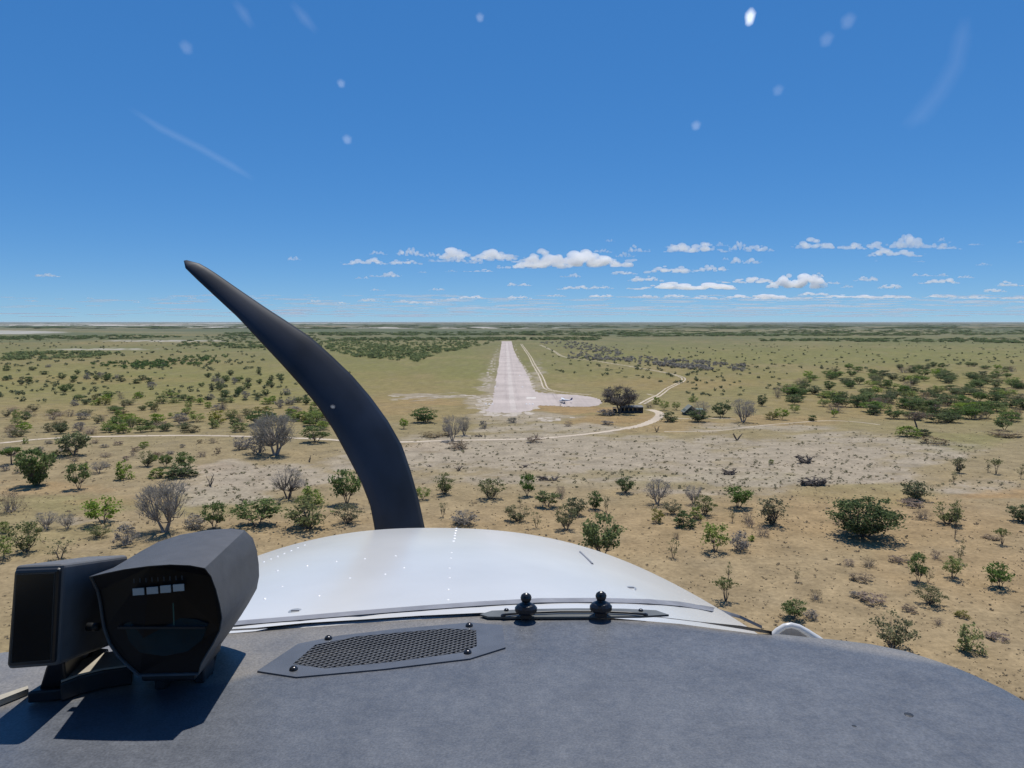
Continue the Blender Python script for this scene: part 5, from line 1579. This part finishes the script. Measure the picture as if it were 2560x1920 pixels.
def cloud_mesh(seed):
    """one closed flat-bottomed cumulus: a heap of puffs fused into a single skin; unit length (x), height (z)"""
    import bmesh
    r = random.Random(500 + seed); bm = bmesh.new()
    lobes = r.randint(2, 4); tops = [(r.uniform(-1.3, 1.3), r.uniform(.55, 1.0)) for _ in range(lobes)]
    for i in range(44):
        x = r.uniform(-1.9, 1.9); env = max(.16, max(h * max(0, 1 - abs(x - c) / 1.15) ** .8 for c, h in tops))
        rad = r.uniform(.10, .26) * (.5 + .7 * env); z = r.uniform(0, max(.02, env - rad * .8)); y = r.gauss(0, .38) * env
        bmesh.ops.create_icosphere(bm, subdivisions=2, radius=rad, matrix=Matrix.Translation((x, y, z + rad * .35)) @ Matrix.Diagonal((1.35, 1.2, .9, 1)))
    for i in range(7):                                            # torn scraps round the edge
        x = r.choice((-1, 1)) * r.uniform(1.7, 2.2); bmesh.ops.create_icosphere(bm, subdivisions=2, radius=r.uniform(.05, .11), matrix=Matrix.Translation((x, r.uniform(-.3, .3), r.uniform(.02, .3))) @ Matrix.Diagonal((1.8, 1, .6, 1)))
    for v in bm.verts:
        n_ = v.co * 7
        v.co += Vector((math.sin(n_.y * 1.3 + n_.z) , 0, math.sin(n_.x * 1.1 + n_.y * 1.7))) * .018
        if v.co.z < 0: v.co.z *= .15
    tmp = bpy.data.meshes.new('cloud_puffs'); bm.to_mesh(tmp); bm.free()
    o = bpy.data.objects.new('cloud_puffs', tmp); COL.objects.link(o)
    m = o.modifiers.new('r', 'REMESH'); m.mode = 'VOXEL'; m.voxel_size = .035
    dg = bpy.context.evaluated_depsgraph_get(); me = bpy.data.meshes.new_from_object(o.evaluated_get(dg))
    bpy.data.objects.remove(o); bpy.data.meshes.remove(tmp)
    n = len(me.vertices); co = np.empty(n * 3, np.float32); me.vertices.foreach_get('co', co); co = co.reshape(-1, 3)
    co[:, 0] /= 4.0; co[:, 1] /= 2.2; co[:, 2] /= max(.2, co[:, 2].max())
    me.vertices.foreach_set('co', co.ravel()); me.materials.clear(); me.materials.append(CLOUD_M); me.name = 'cloud'; me.update()
    return me


CM = [cloud_mesh(i) for i in range(9)]
NB = [0]


def cloud(px, py, w, h, label, group):
    el = (804 - (py + h / 2)) / FPX; alt = 1500.0
    D = alt / max(el, .02)
    d = ray(px, py + h / 2); p = d * (D / d.y)
    wm_ = w * D / FPX; hm = h * D / FPX
    NB[0] += 1
    o = bpy.data.objects.new('cloud', CM[NB[0] % len(CM)]); COL.objects.link(o)
    o.location = (p.x, p.y, p.z + CAMH); o.scale = (wm_ * 1.28, max(wm_ * .6, hm * 2), hm * 1.08)
    if NB[0] % 2: o.scale.x *= -1
    tag(o, label, 'cloud', group)


GC = 'white cumulus clouds above the horizon'
BIG = [(1440, 646, 220, 42, 'largest long white cumulus right of the runway axis'), (1345, 654, 120, 32, 'left lobe of the largest white cumulus above the runway'),
       (1300, 660, 90, 22, 'low white cumulus joined to the left of the largest cloud'), (1192, 634, 140, 28, 'long white cumulus above the left of the runway'), (1123, 646, 74, 18, 'white cumulus below the left end of the long one'),
       (911, 654, 84, 17, 'leftmost broad white cumulus beside the blade tip side'), (1013, 655, 66, 13, 'flat white cumulus between the two left groups'), (1024, 630, 54, 20, 'small puffy cumulus above the flat left one'),
       (1743, 619, 118, 24, 'white cumulus with a tail on its left, upper middle right'), (1850, 614, 44, 22, 'left puff of the upper pair right of middle'), (1904, 621, 60, 15, 'right flat half of the upper pair right of middle'),
       (2064, 608, 118, 27, 'upper white cumulus, left of the far right pair'), (2157, 614, 78, 19, 'white cumulus touching the left of the far right group'), (2290, 604, 114, 32, 'highest puffy cumulus at far right'), (2238, 632, 104, 20, 'flat cumulus below the highest puffy one'),
       (1671, 674, 92, 18, 'domed cumulus in the middle row, left one'), (1778, 671, 68, 16, 'domed cumulus in the middle row, right one'), (1708, 715, 200, 18, 'long flat cloud row under the domed pair'), (1876, 700, 116, 15, 'flat cloud joining the long row on its right'),
       (1980, 703, 122, 34, 'layered cumulus bank right of the long flat row'), (2038, 687, 34, 12, 'puff on top right of the layered bank'), (1864, 651, 56, 16, 'small cumulus below the upper pair right of middle'), (965, 686, 60, 13, 'lone small cumulus under the left group'),
       (2348, 703, 76, 13, 'flat cumulus low at far right'), (1616, 697, 66, 14, 'ragged small cumulus left of the domed pair'), (116, 688, 52, 9, 'single small cloud at the far left'), (736, 646, 26, 10, 'tiny cloud right of the blade tip')]
for x, y, w, h, lab in BIG: cloud(x, y, w, h, lab, GC)
BIG2 = [(1250, 640, 110, 24, 'white cumulus filling the gap left of the largest cloud'), (1500, 652, 110, 26, 'right tail of the largest white cumulus'), (1390, 640, 120, 34, 'middle heap of the largest white cumulus')]
for x, y, w, h, lab in BIG2: cloud(x, y, w, h, lab, GC)
SMALL = [(1690, 614, 40, 10), (1804, 610, 25, 11), (1815, 647, 14, 8), (2371, 619, 50, 9), (2353, 599, 14, 11), (1428, 688, 42, 10), (1506, 627, 38, 9), (1563, 636, 38, 13), (1598, 621, 44, 18), (1566, 682, 54, 8), (1436, 719, 66, 10), (1503, 718, 48, 8),
         (2081, 707, 32, 7), (2165, 697, 46, 12), (2220, 716, 50, 10), (2304, 687, 36, 7), (2350, 687, 36, 7), (2414, 692, 34, 7), (2460, 660, 32, 7), (2533, 709, 62, 13), (2492, 726, 46, 8), (2119, 716, 26, 7), (1526, 601, 18, 7), (946, 632, 34, 11), (1081, 637, 38, 12), (1182, 654, 38, 10),
         (904, 694, 26, 6), (1195, 676, 58, 7), (1056, 680, 18, 5), (1128, 677, 24, 6), (943, 724, 30, 5), (1091, 723, 32, 6), (2556, 604, 20, 8), (2440, 611, 30, 4), (2297, 653, 26, 4), (2190, 652, 8, 4), (1298, 711, 46, 8)]
for i, (x, y, w, h) in enumerate(sorted(SMALL)):
    hi = y < 665; j = len([q for q in SMALL if (q[1] < 665) == hi and q[0] < x])
    cloud(x, y, w, h, '%s of the small %s cloud puffs, counted from the left' % (ordinal(j), 'upper' if hi else 'lower'), 'small cloud puffs')
LOW = [(1297, 743, 50, 8), (1390, 739, 40, 6), (1511, 740, 62, 7), (1621, 741, 74, 8), (1697, 740, 54, 7), (1780, 743, 80, 8), (1870, 740, 90, 9), (1950, 742, 120, 11), (2040, 735, 70, 9), (2120, 741, 120, 8), (2230, 742, 90, 8), (2350, 740, 64, 8), (2430, 743, 92, 7), (2530, 745, 60, 6),
       (785, 752, 28, 6), (913, 750, 38, 7), (992, 753, 56, 6), (1175, 743, 62, 8), (1122, 748, 52, 6), (226, 746, 18, 4), (480, 745, 20, 6), (341, 755, 16, 4), (87, 752, 16, 4), (1060, 756, 60, 6), (850, 757, 40, 5)]
for i, (x, y, w, h) in enumerate(sorted(LOW)): cloud(x, y, w, h, 'thin flat cloud in the low row above the horizon, %s from the left' % ordinal(i), 'low row of flat clouds')


def cloud_bank():
    """streaks far off: flat closed lenses, too many to count"""
    r = np.random.default_rng(8); vs = []; fs = []; n0 = 0; nu, nv = 16, 7
    u = np.linspace(0, 2 * np.pi, nu, endpoint=False); v = np.linspace(-np.pi / 2, np.pi / 2, nv); U, Vv = np.meshgrid(u, v)
    I = np.arange(nu * nv).reshape(nv, nu); J = np.roll(I, -1, 1); li = np.stack([I[:-1], J[:-1], J[1:], I[1:]], -1).reshape(-1, 4)
    for i in range(420):
        px = r.uniform(700, 2650) if r.random() < .85 else r.uniform(0, 800); t = r.random(); py = 738 + 54 * t; w = r.uniform(18, 80) * (1 + t); h = r.uniform(2.2, 6) * (1.25 - .7 * t)
        D = 1500 / ((804 - py) / FPX + .006) * r.uniform(.97, 1.03); d = ray(px, py); p = np.array(d * (D / d.y)); p[2] += CAMH
        rad = .5 * (.75 + .5 * r.random((nv, nu))) * np.cos(Vv) ** .8
        co = np.stack([np.cos(U) * rad, np.sin(U) * rad, np.where(np.sin(Vv) > 0, np.sin(Vv), np.sin(Vv) * .3) * (.35 + .5 * rad)], -1).reshape(-1, 3)
        vs.append(co * np.array([w * D / FPX, w * D / FPX * .4, h * D / FPX]) + p); fs.append(li + n0); n0 += nu * nv
    me = np_mesh('cloud_bank', np.concatenate(vs), np.concatenate(fs), THIN_M); o = bpy.data.objects.new('cloud_bank', me); COL.objects.link(o)
    tag(o, 'pale streaky cloud bank right above the horizon', 'clouds', kind='stuff')


cloud_bank()


# ------------------------------------------------------------------ air
def haze():
    m = bpy.data.materials.new('haze_air'); m.use_nodes = True; n = m.node_tree.nodes; l = m.node_tree.links
    n.remove(n['Principled BSDF']); v = n.new('ShaderNodeVolumePrincipled')
    v.inputs['Color'].default_value = (.80, .88, .97, 1); v.inputs['Density'].default_value = 1.1e-5; v.inputs['Anisotropy'].default_value = .2
    l.new(v.outputs[0], n['Material Output'].inputs['Volume'])
    mb = MB(); mb.box((0, 36000 - 1000, 25.0 - .2), (170000, 76000, 52.0))
    o = mb.build('haze', m, None); tag(o, kind='stuff'); o['label'] = 'thin blue haze of air over the plain'; o['category'] = 'haze'


haze()
